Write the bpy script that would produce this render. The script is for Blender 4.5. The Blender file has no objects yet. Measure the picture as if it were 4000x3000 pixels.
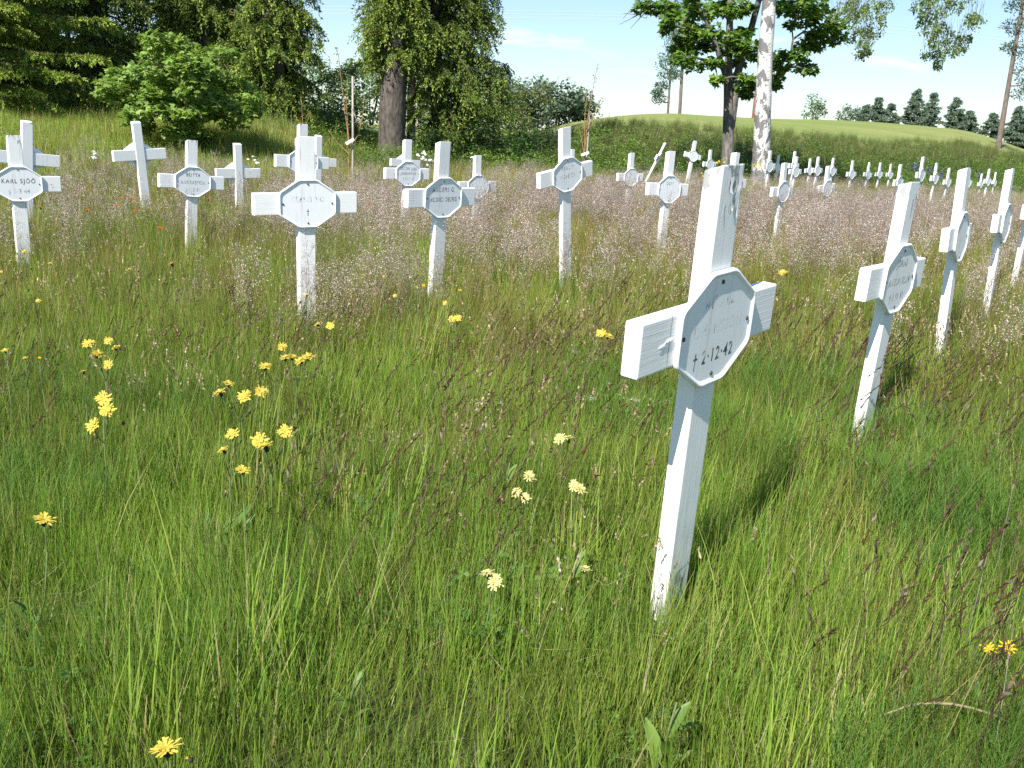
import bpy, bmesh, math, random
import numpy as np
from mathutils import Matrix, Vector

R_ = math.radians
random.seed(7)
rng = np.random.default_rng(11)
sc = bpy.context.scene
COL = sc.collection

# ------------------------------------------------------------------ camera, sky, sun, exposure
CAM_H = 1.17
cam_d = bpy.data.cameras.new('camera')
cam_d.lens = 31.82
cam_d.sensor_width = 36.0
cam_d.clip_start = 0.05
cam_d.clip_end = 3000
cam = bpy.data.objects.new('camera', cam_d)
COL.objects.link(cam)
cam.matrix_world = Matrix.Translation((0, 0, CAM_H)) @ Matrix.Rotation(R_(90 - 15.7), 4, 'X') @ Matrix.Rotation(R_(2.8), 4, 'Z')
sc.camera = cam

SUN_AZ, SUN_EL = 30.0, 45.0          # degrees left of straight behind the camera, degrees up
S = Vector((-math.sin(R_(SUN_AZ)) * math.cos(R_(SUN_EL)), -math.cos(R_(SUN_AZ)) * math.cos(R_(SUN_EL)), math.sin(R_(SUN_EL))))
sun_d = bpy.data.lights.new('sun', 'SUN')
sun_d.energy = 5.0
sun_d.angle = R_(0.53)
sun_d.color = (1.0, 0.955, 0.88)
sun = bpy.data.objects.new('sun', sun_d)
COL.objects.link(sun)
sun.rotation_euler = S.to_track_quat('Z', 'Y').to_euler()

world = bpy.data.worlds.new('World')
sc.world = world
world.use_nodes = True
wn, wl = world.node_tree.nodes, world.node_tree.links
wn.clear()
w_out = wn.new('ShaderNodeOutputWorld')
w_bg = wn.new('ShaderNodeBackground')
w_bg.inputs['Strength'].default_value = 0.145
sky = wn.new('ShaderNodeTexSky')
sky.sky_type = 'NISHITA'
sky.sun_disc = False
sky.sun_elevation = R_(SUN_EL)
sky.sun_rotation = R_(180 + SUN_AZ)
sky.air_density = 1.0
sky.dust_density = 0.05
sky.ozone_density = 1.0
tc = wn.new('ShaderNodeTexCoord')
sep = wn.new('ShaderNodeSeparateXYZ')
wl.new(tc.outputs['Generated'], sep.inputs[0])
def wmath(op, a, b=None, clamp=False):
    n = wn.new('ShaderNodeMath'); n.operation = op; n.use_clamp = clamp
    for i, v in enumerate((a, b)):
        if v is None: continue
        if isinstance(v, (int, float)): n.inputs[i].default_value = v
        else: wl.new(v, n.inputs[i])
    return n.outputs[0]
zz = wmath('MAXIMUM', wmath('ADD', sep.outputs[2], 0.10), 0.03)
cmb = wn.new('ShaderNodeCombineXYZ')
wl.new(wmath('DIVIDE', sep.outputs[0], zz), cmb.inputs[0])
wl.new(wmath('DIVIDE', sep.outputs[1], zz), cmb.inputs[1])
cmb.inputs[2].default_value = 3.37
cn = wn.new('ShaderNodeTexNoise')
cn.inputs['Scale'].default_value = 0.85
cn.inputs['Detail'].default_value = 7
cn.inputs['Roughness'].default_value = 0.55
cn.inputs['Distortion'].default_value = 0.3
wl.new(cmb.outputs[0], cn.inputs['Vector'])
ramp = wn.new('ShaderNodeValToRGB')
ramp.color_ramp.elements[0].position = 0.58
ramp.color_ramp.elements[0].color = (0, 0, 0, 1)
ramp.color_ramp.elements[1].position = 0.74
ramp.color_ramp.elements[1].color = (1, 1, 1, 1)
wl.new(cn.outputs['Fac'], ramp.inputs[0])
wmix = wn.new('ShaderNodeMixRGB')
wl.new(wmath('MULTIPLY', ramp.outputs[0], 0.75), wmix.inputs[0])
sky_g = wn.new('ShaderNodeGamma'); sky_g.inputs['Gamma'].default_value = 0.6     # softer range from horizon to zenith, the whole sky alike
wl.new(sky.outputs[0], sky_g.inputs['Color'])
sky_h = wn.new('ShaderNodeHueSaturation'); sky_h.inputs['Saturation'].default_value = 1.3
wl.new(sky_g.outputs[0], sky_h.inputs['Color'])
sky_w = wn.new('ShaderNodeMixRGB'); sky_w.blend_type = 'MULTIPLY'; sky_w.inputs[0].default_value = 1.0; sky_w.inputs[2].default_value = (0.88, 1.0, 1.12, 1)
wl.new(sky_h.outputs[0], sky_w.inputs[1])
wl.new(sky_w.outputs[0], wmix.inputs[1])
wmix.inputs[2].default_value = (4.3, 4.4, 4.5, 1)
wl.new(wmix.outputs[0], w_bg.inputs['Color'])
wl.new(w_bg.outputs[0], w_out.inputs[0])

sc.view_settings.view_transform = 'Standard'
sc.view_settings.look = 'None'
sc.view_settings.gamma = 1.0
sc.view_settings.exposure = 1.1
sc.view_settings.use_curve_mapping = False
sc.render.engine = 'CYCLES'
sc.cycles.max_bounces = 4
sc.cycles.diffuse_bounces = 2
sc.cycles.glossy_bounces = 2
sc.cycles.transmission_bounces = 4
sc.cycles.transparent_max_bounces = 6
sc.cycles.use_denoising = False
sc.cycles.caustics_reflective = False
sc.cycles.caustics_refractive = False

# ------------------------------------------------------------------ helpers
def smooth(a, b, x):
    t = np.clip((x - a) / (b - a), 0, 1)
    return t * t * (3 - 2 * t)

def terrain(x, y):
    x = np.asarray(x, float); y = np.asarray(y, float)
    xc = np.clip(x, -10, 18); yc = np.clip(y, -5, 34)
    g = 0.02277 + 0.01802 * xc - 0.01335 * yc - 0.00045 * xc * xc - 0.00124 * xc * yc + 0.0003 * yc * yc
    # low rise towards the spruces on the left
    g = g + 0.125 * np.clip(y - 14.3, 0, 7.0) * smooth(-3.8, -7.0, x)
    # bank behind the crosses on the right, with a mown field on top
    foot = 25.2 + 0.75 * (x - 3)
    amp = smooth(-3.5, 3.0, x)
    d = y - foot
    g = g + amp * 1.15 * smooth(0.3, 10.5, d)
    dd = np.clip(d - 6, 0, None)
    ang = x / np.maximum(y, 1)
    crest = 3.5 * (1 - np.exp(-dd / 24.0)) * (1 - 0.85 * smooth(0.45, 0.60, ang)) * smooth(-0.04, 0.17, ang) * (0.80 + 0.36 * smooth(0.12, 0.40, ang))
    g = g + amp * crest * (1 - smooth(52, 110, d))
    g = g - 2.0 * smooth(60, 200, y)
    # small bumps
    g = g + 0.02 * np.sin(x * 1.7 + 0.4) * np.cos(y * 1.3) + 0.012 * np.sin(x * 4.1 + y * 3.3)
    return g

def tz(x, y):
    return float(terrain(x, y))

class MB:
    """collects vertices, quads, triangles and a colour per vertex"""
    def __init__(s):
        s.V = []; s.Q = []; s.T = []; s.C = []; s.n = 0
    def add(s, v, q=None, t=None, c=(0.5, 0.5, 0.5)):
        v = np.asarray(v, float).reshape(-1, 3)
        if q is not None and len(q): s.Q.append(np.asarray(q, int).reshape(-1, 4) + s.n)
        if t is not None and len(t): s.T.append(np.asarray(t, int).reshape(-1, 3) + s.n)
        c = np.asarray(c, float)
        if c.ndim == 1: c = np.broadcast_to(c, (len(v), 3))
        s.V.append(v); s.C.append(c); s.n += len(v)
    def mesh(s, name, mat, smooth_=False):
        me = bpy.data.meshes.new(name)
        V = np.concatenate(s.V); C = np.concatenate(s.C)
        Q = np.concatenate(s.Q) if s.Q else np.zeros((0, 4), int)
        T = np.concatenate(s.T) if s.T else np.zeros((0, 3), int)
        me.vertices.add(len(V)); me.vertices.foreach_set('co', V.ravel().astype(np.float32))
        nl = Q.size + T.size
        me.loops.add(nl)
        me.loops.foreach_set('vertex_index', np.concatenate([Q.ravel(), T.ravel()]).astype(np.int32))
        npo = len(Q) + len(T)
        me.polygons.add(npo)
        st = np.concatenate([np.arange(len(Q)) * 4, Q.size + np.arange(len(T)) * 3]).astype(np.int32)
        me.polygons.foreach_set('loop_start', st)
        if smooth_: me.polygons.foreach_set('use_smooth', np.ones(npo, bool))
        me.update(calc_edges=True)
        at = me.attributes.new('col', 'FLOAT_COLOR', 'POINT')
        at.data.foreach_set('color', np.concatenate([C, np.ones((len(C), 1))], 1).ravel().astype(np.float32))
        me.materials.append(mat)
        return me
    def build(s, name, mat, parent=None, smooth_=False, loc=None):
        o = bpy.data.objects.new(name, s.mesh(name, mat, smooth_))
        COL.objects.link(o)
        if parent is not None: o.parent = parent
        if loc is not None: o.location = loc
        return o

def tag(o, label, cat, group=None, kind=None):
    o['label'] = label
    if cat: o['category'] = cat
    if group: o['group'] = group
    if kind: o['kind'] = kind
    return o

def empty(name, loc=(0, 0, 0), rot=(0, 0, 0)):
    o = bpy.data.objects.new(name, None)
    o.empty_display_size = 0.2
    o.location = loc; o.rotation_euler = rot
    COL.objects.link(o)
    return o

def child(name, me, parent, loc=(0, 0, 0), rot=(0, 0, 0), scale=None):
    o = bpy.data.objects.new(name, me)
    COL.objects.link(o)
    o.parent = parent; o.location = loc; o.rotation_euler = rot
    if scale is not None: o.scale = scale
    return o

def norm(v):
    return v / np.maximum(np.linalg.norm(v, axis=-1, keepdims=True), 1e-9)

def tube(mb, path, rad, sides=6, c=(0.5, 0.5, 0.5), cap=True):
    P = np.asarray(path, float); n = len(P)
    r = np.broadcast_to(np.asarray(rad, float), (n,))
    d = norm(np.gradient(P, axis=0))
    ref = np.where(np.abs(d[:, 2:3]) > 0.9, np.array([[1.0, 0, 0]]), np.array([[0, 0, 1.0]]))
    a = norm(np.cross(d, ref)); b = np.cross(d, a)
    th = np.arange(sides) / sides * 2 * np.pi
    V = P[:, None] + r[:, None, None] * (a[:, None] * np.cos(th)[None, :, None] + b[:, None] * np.sin(th)[None, :, None])
    i = np.arange(n - 1)[:, None] * sides; j = np.arange(sides)[None]
    k = (j + 1) % sides
    q = np.stack([i + j, i + k, i + sides + k, i + sides + j], -1).reshape(-1, 4)
    V = V.reshape(-1, 3)
    t = None
    if cap:
        V = np.concatenate([V, P[-1:]])
        e = (n - 1) * sides
        t = np.stack([e + np.arange(sides), e + (np.arange(sides) + 1) % sides, np.full(sides, n * sides)], -1)
    mb.add(V, q, t, c)

def blades(mb, base, az, h, w, lean, bend, c0, c1, seg=3, tip=0.12, face=None):
    """curved tapering grass blades, all at once"""
    base = np.asarray(base, float); n = len(base)
    az, h, w, lean, bend = [np.broadcast_to(np.asarray(v, float), (n,)) for v in (az, h, w, lean, bend)]
    c0 = np.broadcast_to(np.asarray(c0, float), (n, 3)); c1 = np.broadcast_to(np.asarray(c1, float), (n, 3))
    hd = np.stack([np.cos(az), np.sin(az), np.zeros(n)], 1)
    up = np.array([0, 0, 1.0])
    fa = (az + np.pi / 2 + rng.normal(0, 0.5, n)) if face is None else face
    side = np.stack([np.cos(fa), np.sin(fa), np.zeros(n)], 1)
    p = base.copy(); L = []; C = []
    for s in range(seg + 1):
        t = s / seg
        ww = w * (1 - t * (1 - tip)) * (0.75 + 0.5 * t * (1 - t) * 2)
        L.append(p - side * ww[:, None] / 2); L.append(p + side * ww[:, None] / 2)
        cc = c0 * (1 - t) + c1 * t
        C.append(cc); C.append(cc)
        a = lean + bend * (t + 0.5 / seg)
        p = p + (hd * np.sin(a)[:, None] + up * np.cos(a)[:, None]) * (h / seg)[:, None]
    V = np.stack(L, 1).reshape(-1, 3); CC = np.stack(C, 1).reshape(-1, 3)
    m = 2 * (seg + 1)
    b = (np.arange(n) * m)[:, None, None]
    f = np.array([[2 * s, 2 * s + 1, 2 * s + 3, 2 * s + 2] for s in range(seg)])[None]
    mb.add(V, (b + f).reshape(-1, 4), None, CC)
    return L[-1] * 0.5 + L[-2] * 0.5, norm(L[-1] + L[-2] - L[-3] - L[-4])

def leaves(mb, c, d, nrm, L, W, col, fold=0.12, mid=0.45):
    """kite-shaped leaves: base point c, direction d, normal nrm"""
    c = np.asarray(c, float); n = len(c)
    L = np.broadcast_to(np.asarray(L, float), (n,))[:, None]; W = np.broadcast_to(np.asarray(W, float), (n,))[:, None]
    d = norm(d); s = norm(np.cross(d, nrm)); u = np.cross(s, d)
    m = c + d * L * mid + u * W * fold
    V = np.stack([c, m + s * W / 2, c + d * L, m - s * W / 2], 1).reshape(-1, 3)
    q = (np.arange(n) * 4)[:, None] + np.arange(4)[None]
    col = np.asarray(col, float)
    if col.ndim == 2: col = np.repeat(col, 4, 0)
    mb.add(V, q, None, col)

def lobed(mb, c, d, nrm, L, col):
    """maple-like leaves: three pointed lobes each"""
    n = len(c); d = norm(d); s = norm(np.cross(d, nrm)); u = np.cross(s, d)
    L = np.broadcast_to(np.asarray(L, float), (n,))
    for a, k in ((0, 1.0), (0.95, 0.82), (-0.95, 0.82)):
        dd = d * math.cos(a) + s * math.sin(a) - u * (0.12 if a else 0)
        leaves(mb, c, dd, u, L * k, L * k * 0.58, col, fold=0.05, mid=0.5)

def rnd(n, a, b):
    return rng.uniform(a, b, n)

def rdir(n):
    return norm(rng.normal(0, 1, (n, 3)))

def pal(n, cols, var=0.18):
    cols = np.asarray(cols, float)
    c = cols[rng.integers(0, len(cols), n)]
    return c * (1 + rng.uniform(-var, var, (n, 1))) * (1 + rng.uniform(-0.05, 0.05, (n, 3)))

# ------------------------------------------------------------------ materials
def new_mat(name):
    m = bpy.data.materials.new(name); m.use_nodes = True
    nt = m.node_tree; nt.nodes.clear()
    out = nt.nodes.new('ShaderNodeOutputMaterial')
    return m, nt, out

class NT:
    def __init__(s, nt): s.nt = nt
    def n(s, t, **kw):
        o = s.nt.nodes.new('ShaderNode' + t)
        for k, v in kw.items(): setattr(o, k, v)
        return o
    def l(s, a, b): s.nt.links.new(a, b)
    def m(s, op, a, b=None, c=None, clamp=False):
        o = s.n('Math', operation=op, use_clamp=clamp)
        for i, v in enumerate((a, b, c)):
            if v is None: continue
            if isinstance(v, (int, float)): o.inputs[i].default_value = v
            else: s.l(v, o.inputs[i])
        return o.outputs[0]
    def mix(s, f, a, b, mode='MIX'):
        o = s.n('MixRGB', blend_type=mode)
        for i, v in enumerate((f, a, b)):
            if isinstance(v, (int, float)): o.inputs[i].default_value = v
            elif isinstance(v, tuple): o.inputs[i].default_value = (*v, 1)
            else: s.l(v, o.inputs[i])
        return o.outputs[0]
    def noise(s, vec, scale, detail=4, rough=0.55, dist=0.0):
        o = s.n('TexNoise')
        o.inputs['Scale'].default_value = scale; o.inputs['Detail'].default_value = detail
        o.inputs['Roughness'].default_value = rough; o.inputs['Distortion'].default_value = dist
        if vec is not None: s.l(vec, o.inputs['Vector'])
        return o.outputs['Fac']
    def mapping(s, vec, scale=(1, 1, 1), loc=(0, 0, 0)):
        o = s.n('Mapping'); o.inputs['Scale'].default_value = scale; o.inputs['Location'].default_value = loc
        s.l(vec, o.inputs['Vector']); return o.outputs[0]
    def ramp(s, f, *els):
        o = s.n('ValToRGB'); e = o.color_ramp.elements
        while len(e) < len(els): e.new(0.5)
        for k, (p, c) in enumerate(els):
            e[k].position = p; e[k].color = (*c, 1) if isinstance(c, tuple) else (c, c, c, 1)
        s.l(f, o.inputs[0]); return o.outputs[0]

def foliage_mat(name, transl=0.32, rough=0.55, spec=0.25, tcol=(1.15, 1.2, 0.6)):
    m, nt, out = new_mat(name); N = NT(nt)
    a = N.n('Attribute', attribute_name='col')
    ti = N.n('Attribute', attribute_name='tint', attribute_type='INSTANCER')
    dr = N.n('Attribute', attribute_name='dry', attribute_type='INSTANCER')
    geo = N.n('NewGeometry')
    nz = N.noise(geo.outputs['Position'], 1.6, 1)
    fac = N.m('ADD', N.m('MULTIPLY', ti.outputs['Fac'], 0.3), N.m('ADD', N.m('MULTIPLY', nz, 0.5), 0.75))
    c = N.mix(1.0, a.outputs['Color'], fac, 'MULTIPLY')
    c = N.mix(N.m('MULTIPLY', dr.outputs['Fac'], 0.7), c, N.mix(1.0, c, (1.5, 1.03, 0.95), 'MULTIPLY'))
    p = N.n('BsdfPrincipled')
    p.inputs['Roughness'].default_value = rough
    p.inputs['Specular IOR Level'].default_value = spec
    N.l(c, p.inputs['Base Color'])
    t = N.n('BsdfTranslucent')
    N.l(N.mix(1.0, c, tcol, 'MULTIPLY'), t.inputs['Color'])
    x = N.n('MixShader'); x.inputs[0].default_value = transl
    N.l(p.outputs[0], x.inputs[1]); N.l(t.outputs[0], x.inputs[2]); N.l(x.outputs[0], out.inputs[0])
    return m

M_GRASS = foliage_mat('grass_blades', 0.40, 0.5, 0.16)
M_LEAF = foliage_mat('leaves', 0.40, 0.45, 0.3)
M_NEEDLE = foliage_mat('needles', 0.24, 0.6, 0.15)
M_PETAL = foliage_mat('petals', 0.35, 0.6, 0.15, (1, 1, 1))
M_SEED = foliage_mat('seed_heads', 0.35, 0.45, 0.4, (1, 1, 1))
M_STEM = foliage_mat('stems', 0.05, 0.6, 0.2)

def paint_mat(name, peel, seed):
    """white oil paint on a sawn board, chalky, with dirt, hairline cracks and bare grey patches"""
    m, nt, out = new_mat(name); N = NT(nt)
    tcn = N.n('TexCoord'); oi = N.n('ObjectInfo')
    off = N.n('CombineXYZ')
    rr = N.m('MULTIPLY', oi.outputs['Random'], 37.0)
    for i in range(3): N.l(rr, off.inputs[i])
    va = N.n('VectorMath', operation='ADD')
    N.l(tcn.outputs['Object'], va.inputs[0]); N.l(off.outputs[0], va.inputs[1])
    v = va.outputs[0]
    at = N.n('Attribute', attribute_name='grain')          # direction of the grain: 0 upright, 1 level
    gz = N.noise(N.mapping(v, (150, 150, 5)), 1.0, 5, 0.6)
    gx = N.noise(N.mapping(v, (5, 150, 150)), 1.0, 5, 0.6)
    gr = N.mix(at.outputs['Fac'], gz, gx)
    blot = N.noise(v, 9, 4, 0.6)
    dirt = N.noise(v, 38, 5, 0.7)
    base = N.mix(N.m('MULTIPLY', N.ramp(gr, (0.45, 0.0), (0.75, 1.0)), 0.25), (0.79, 0.79, 0.78), (0.66, 0.67, 0.665))
    base = N.mix(N.m('MULTIPLY', N.ramp(blot, (0.5, 0.0), (0.8, 1.0)), 0.35), base, (0.60, 0.61, 0.595))
    base = N.mix(N.m('MULTIPLY', N.ramp(dirt, (0.66, 0.0), (0.75, 1.0)), 0.5), base, (0.30, 0.30, 0.27))
    # algae and splashed soil towards the ground, in drifts
    sepn = N.n('SeparateXYZ'); N.l(tcn.outputs['Object'], sepn.inputs[0])
    alg = N.m('MULTIPLY', N.m('MULTIPLY', N.m('SUBTRACT', -0.30, sepn.outputs[2]), 2.2, clamp=True), N.ramp(N.noise(N.mapping(v, (30, 30, 7)), 1.0, 5, 0.7), (0.42, 0.0), (0.68, 1.0)))
    base = N.mix(N.m('MULTIPLY', alg, 0.75), base, (0.30, 0.31, 0.23))
    # bare wood where the paint has gone
    pn = N.noise(N.mapping(v, (22, 22, 9)), 1.0, 6, 0.65, 0.6)
    top = N.m('MULTIPLY', N.m('SUBTRACT', sepn.outputs[2], 0.16), 1.1 * peel)
    low = N.m('MULTIPLY', N.m('SUBTRACT', -0.42, sepn.outputs[2]), 0.7)
    ups = N.m('MAXIMUM', N.m('MAXIMUM', top, low), 0.0)
    mask = N.ramp(N.m('ADD', pn, N.m('MINIMUM', ups, 0.17)), (0.72 - 0.02 * peel, 0.0), (0.735 - 0.02 * peel, 1.0))
    wood = N.mix(gr, (0.20, 0.20, 0.19), (0.42, 0.43, 0.43))
    base = N.mix(mask, base, wood)
    crack = N.ramp(N.noise(N.mapping(v, (85, 85, 3.5), (3, 1, 2)), 1.0, 3, 0.5), (0.69, 0.0), (0.72, 1.0))
    base = N.mix(N.m('MULTIPLY', crack, 0.55), base, (0.16, 0.16, 0.15))
    p = N.n('BsdfPrincipled')
    N.l(base, p.inputs['Base Color'])
    N.l(N.ramp(blot, (0.3, 0.42), (0.8, 0.7)), p.inputs['Roughness'])
    b = N.n('Bump'); b.inputs['Strength'].default_value = 0.28; b.inputs['Distance'].default_value = 0.002
    N.l(N.m('SUBTRACT', N.m('ADD', gr, N.m('MULTIPLY', dirt, 0.3)), N.m('MULTIPLY', mask, 1.2)), b.inputs['Height'])
    N.l(b.outputs[0], p.inputs['Normal'])
    N.l(p.outputs[0], out.inputs[0])
    return m

M_PAINT = paint_mat('white_paint', 0.45, 0)
M_PAINT_WORN = paint_mat('white_paint_peeling', 1.0, 1)

def enamel_mat():
    m, nt, out = new_mat('white_enamel'); N = NT(nt)
    tcn = N.n('TexCoord')
    st = N.noise(N.mapping(tcn.outputs['Object'], (70, 70, 4)), 1.0, 4, 0.6)
    sp = N.noise(tcn.outputs['Object'], 60, 5, 0.7)
    c = N.mix(N.m('MULTIPLY', N.ramp(st, (0.45, 0.0), (0.8, 1.0)), 0.35), (0.80, 0.815, 0.83), (0.71, 0.725, 0.74))
    c = N.mix(N.m('MULTIPLY', N.ramp(sp, (0.68, 0.0), (0.76, 1.0)), 0.3), c, (0.40, 0.41, 0.38))
    rs = N.ramp(N.noise(N.mapping(tcn.outputs['Object'], (48, 48, 3), (1, 2, 5)), 1.0, 3, 0.5), (0.60, 0.0), (0.72, 1.0))
    c = N.mix(N.m('MULTIPLY', rs, 0.28), c, (0.42, 0.36, 0.30))
    p = N.n('BsdfPrincipled'); p.inputs['Roughness'].default_value = 0.33
    p.inputs['Specular IOR Level'].default_value = 0.45
    N.l(c, p.inputs['Base Color']); N.l(p.outputs[0], out.inputs[0])
    return m
M_ENAMEL = enamel_mat()

def simple_mat(name, c0, c1, scale=20, rough=0.7, bump=0.0, stretch=(1, 1, 1), metal=0.0, lo=0.35, hi=0.7):
    m, nt, out = new_mat(name); N = NT(nt)
    tcn = N.n('TexCoord')
    f = N.noise(N.mapping(tcn.outputs['Object'], stretch), scale, 5, 0.6)
    p = N.n('BsdfPrincipled'); p.inputs['Roughness'].default_value = rough; p.inputs['Metallic'].default_value = metal
    N.l(N.ramp(f, (lo, c0), (hi, c1)), p.inputs['Base Color'])
    if bump:
        b = N.n('Bump'); b.inputs['Strength'].default_value = bump; b.inputs['Distance'].default_value = 0.03
        N.l(f, b.inputs['Height']); N.l(b.outputs[0], p.inputs['Normal'])
    N.l(p.outputs[0], out.inputs[0])
    return m

M_SCREW = simple_mat('rusty_screw', (0.05, 0.045, 0.05), (0.16, 0.11, 0.09), 300, 0.6, 0, (1, 1, 1), 0.5)
M_BARK = simple_mat('spruce_bark', (0.030, 0.025, 0.021), (0.135, 0.112, 0.092), 14, 0.9, 0.9, (1, 1, 0.35))
M_BARKG = simple_mat('maple_bark', (0.06, 0.055, 0.05), (0.21, 0.195, 0.175), 12, 0.9, 0.8, (1, 1, 0.25))
M_PINE = simple_mat('pine_bark', (0.085, 0.065, 0.055), (0.19, 0.145, 0.12), 6, 0.9, 0.5, (1, 1, 0.4))
M_STAKE = simple_mat('grey_stake_wood', (0.22, 0.20, 0.17), (0.42, 0.38, 0.33), 25, 0.8, 0.2, (6, 6, 0.5))
M_TWIG = simple_mat('orange_brown_twig', (0.20, 0.09, 0.035), (0.38, 0.20, 0.08), 20, 0.6)
M_POLE = simple_mat('brown_pole', (0.13, 0.05, 0.035), (0.24, 0.11, 0.08), 5, 0.8)
M_WIRE = simple_mat('aluminium_wire', (0.33, 0.38, 0.43), (0.40, 0.45, 0.50), 3, 0.5)
M_TAG = simple_mat('white_plastic', (0.74, 0.75, 0.76), (0.82, 0.82, 0.82), 8, 0.4)

def birch_mat():
    m, nt, out = new_mat('birch_bark'); N = NT(nt)
    tcn = N.n('TexCoord'); v = tcn.outputs['Object']
    sp = N.n('SeparateXYZ'); N.l(v, sp.inputs[0])
    patch = N.noise(N.mapping(v, (4.5, 4.5, 3.0)), 1.0, 4, 0.62, 0.5)
    lent = N.noise(N.mapping(v, (9, 9, 42)), 1.0, 3, 0.6)
    lowb = N.m('MULTIPLY', N.m('SUBTRACT', 1.25, sp.outputs[2], clamp=True), 0.07)
    f1 = N.ramp(N.m('ADD', patch, lowb), (0.50, 0.0), (0.54, 1.0))
    f2 = N.ramp(lent, (0.55, 0.0), (0.59, 1.0))
    fine = N.noise(v, 30, 4, 0.7)
    dark = N.mix(fine, (0.03, 0.03, 0.028), (0.20, 0.195, 0.19))
    c = N.mix(fine, (0.46, 0.455, 0.44), (0.58, 0.57, 0.555))
    c = N.mix(N.m('MULTIPLY', f2, 0.65), c, (0.24, 0.23, 0.22))
    c = N.mix(N.m('MULTIPLY', f1, 0.95), c, dark)
    p = N.n('BsdfPrincipled'); p.inputs['Roughness'].default_value = 0.75
    N.l(c, p.inputs['Base Color'])
    b = N.n('Bump'); b.inputs['Strength'].default_value = 0.5; b.inputs['Distance'].default_value = 0.02
    N.l(N.m('ADD', f1, fine), b.inputs['Height']); N.l(b.outputs[0], p.inputs['Normal'])
    N.l(p.outputs[0], out.inputs[0])
    return m
M_BIRCH = birch_mat()

def letter_mat():
    """black lettering worn away in upright streaks: the enamel shows through"""
    m, nt, out = new_mat('worn_black_lettering'); N = NT(nt)
    tcn = N.n('TexCoord'); oi = N.n('ObjectInfo')
    off = N.n('CombineXYZ'); rr = N.m('MULTIPLY', oi.outputs['Random'], 23.0)
    for i in range(3): N.l(rr, off.inputs[i])
    va = N.n('VectorMath', operation='ADD')
    N.l(tcn.outputs['Object'], va.inputs[0]); N.l(off.outputs[0], va.inputs[1])
    f = N.noise(N.mapping(va.outputs[0], (130, 10, 26)), 1.0, 3, 0.6)
    wear = N.n('Attribute', attribute_name='wear')
    g = N.m('ADD', f, wear.outputs['Fac'])
    k = N.ramp(g, (0.40, 0.0), (0.52, 1.0))
    c = N.mix(k, (0.04, 0.045, 0.055), (0.775, 0.79, 0.805))
    p = N.n('BsdfPrincipled'); p.inputs['Roughness'].default_value = 0.4
    N.l(c, p.inputs['Base Color']); N.l(p.outputs[0], out.inputs[0])
    return m
M_LETTER = letter_mat()

def ground_mat():
    m, nt, out = new_mat('meadow_soil'); N = NT(nt)
    geo = N.n('NewGeometry'); v = geo.outputs['Position']
    n1 = N.noise(v, 0.5, 5); n2 = N.noise(v, 9, 6, 0.7); n3 = N.noise(v, 60, 4, 0.7)
    thatch = N.mix(n2, (0.035, 0.032, 0.014), (0.10, 0.085, 0.04))
    moss = N.mix(n3, (0.03, 0.045, 0.012), (0.07, 0.085, 0.02))
    c = N.mix(N.ramp(n1, (0.35, 0.0), (0.65, 1.0)), thatch, moss)
    # mown field on top of the bank
    sp = N.n('SeparateXYZ'); N.l(v, sp.inputs[0])
    d = N.m('SUBTRACT', sp.outputs[1], N.m('ADD', N.m('MULTIPLY', sp.outputs[0], 0.75), 22.95))
    fm = N.m('MULTIPLY', N.m('SUBTRACT', d, 9.0), 0.25, clamp=True)
    f1 = N.noise(N.mapping(v, (0.06, 0.2, 0.06)), 1.0, 5, 0.6); f2 = N.noise(v, 2.2, 5, 0.7)
    field = N.ramp(N.m('ADD', N.m('MULTIPLY', f1, 0.65), N.m('MULTIPLY', f2, 0.35)), (0.36, (0.125, 0.185, 0.045)), (0.5, (0.175, 0.205, 0.06)), (0.64, (0.26, 0.23, 0.10)))
    c = N.mix(fm, c, field)
    p = N.n('BsdfPrincipled'); p.inputs['Roughness'].default_value = 0.9; p.inputs['Specular IOR Level'].default_value = 0.1
    N.l(c, p.inputs['Base Color'])
    b = N.n('Bump'); b.inputs['Strength'].default_value = 0.6; b.inputs['Distance'].default_value = 0.03
    N.l(n2, b.inputs['Height']); N.l(b.outputs[0], p.inputs['Normal'])
    N.l(p.outputs[0], out.inputs[0])
    return m
M_GROUND = ground_mat()

# ------------------------------------------------------------------ the ground: one sheet out to the horizon
def build_ground():
    ys = np.concatenate([np.arange(-6, 60, 0.5), np.arange(60, 130, 2.0), np.geomspace(130, 1500, 22)])
    xs1 = np.concatenate([np.arange(0, 45, 0.6), np.arange(45, 110, 3.0), np.geomspace(110, 1200, 16)])
    xs = np.concatenate([-xs1[:0:-1], xs1])
    X, Y = np.meshgrid(xs, ys)
    V = np.stack([X, Y, terrain(X, Y)], -1).reshape(-1, 3)
    nx, ny = len(xs), len(ys)
    i = (np.arange(ny - 1) * nx)[:, None] + np.arange(nx - 1)[None]
    q = np.stack([i, i + 1, i + nx + 1, i + nx], -1).reshape(-1, 4)
    mb = MB(); mb.add(V, q)
    g = mb.build('ground', M_GROUND, smooth_=True)
    g['kind'] = 'structure'; g['label'] = 'meadow ground rising to a bank and a mown field'
build_ground()

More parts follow.
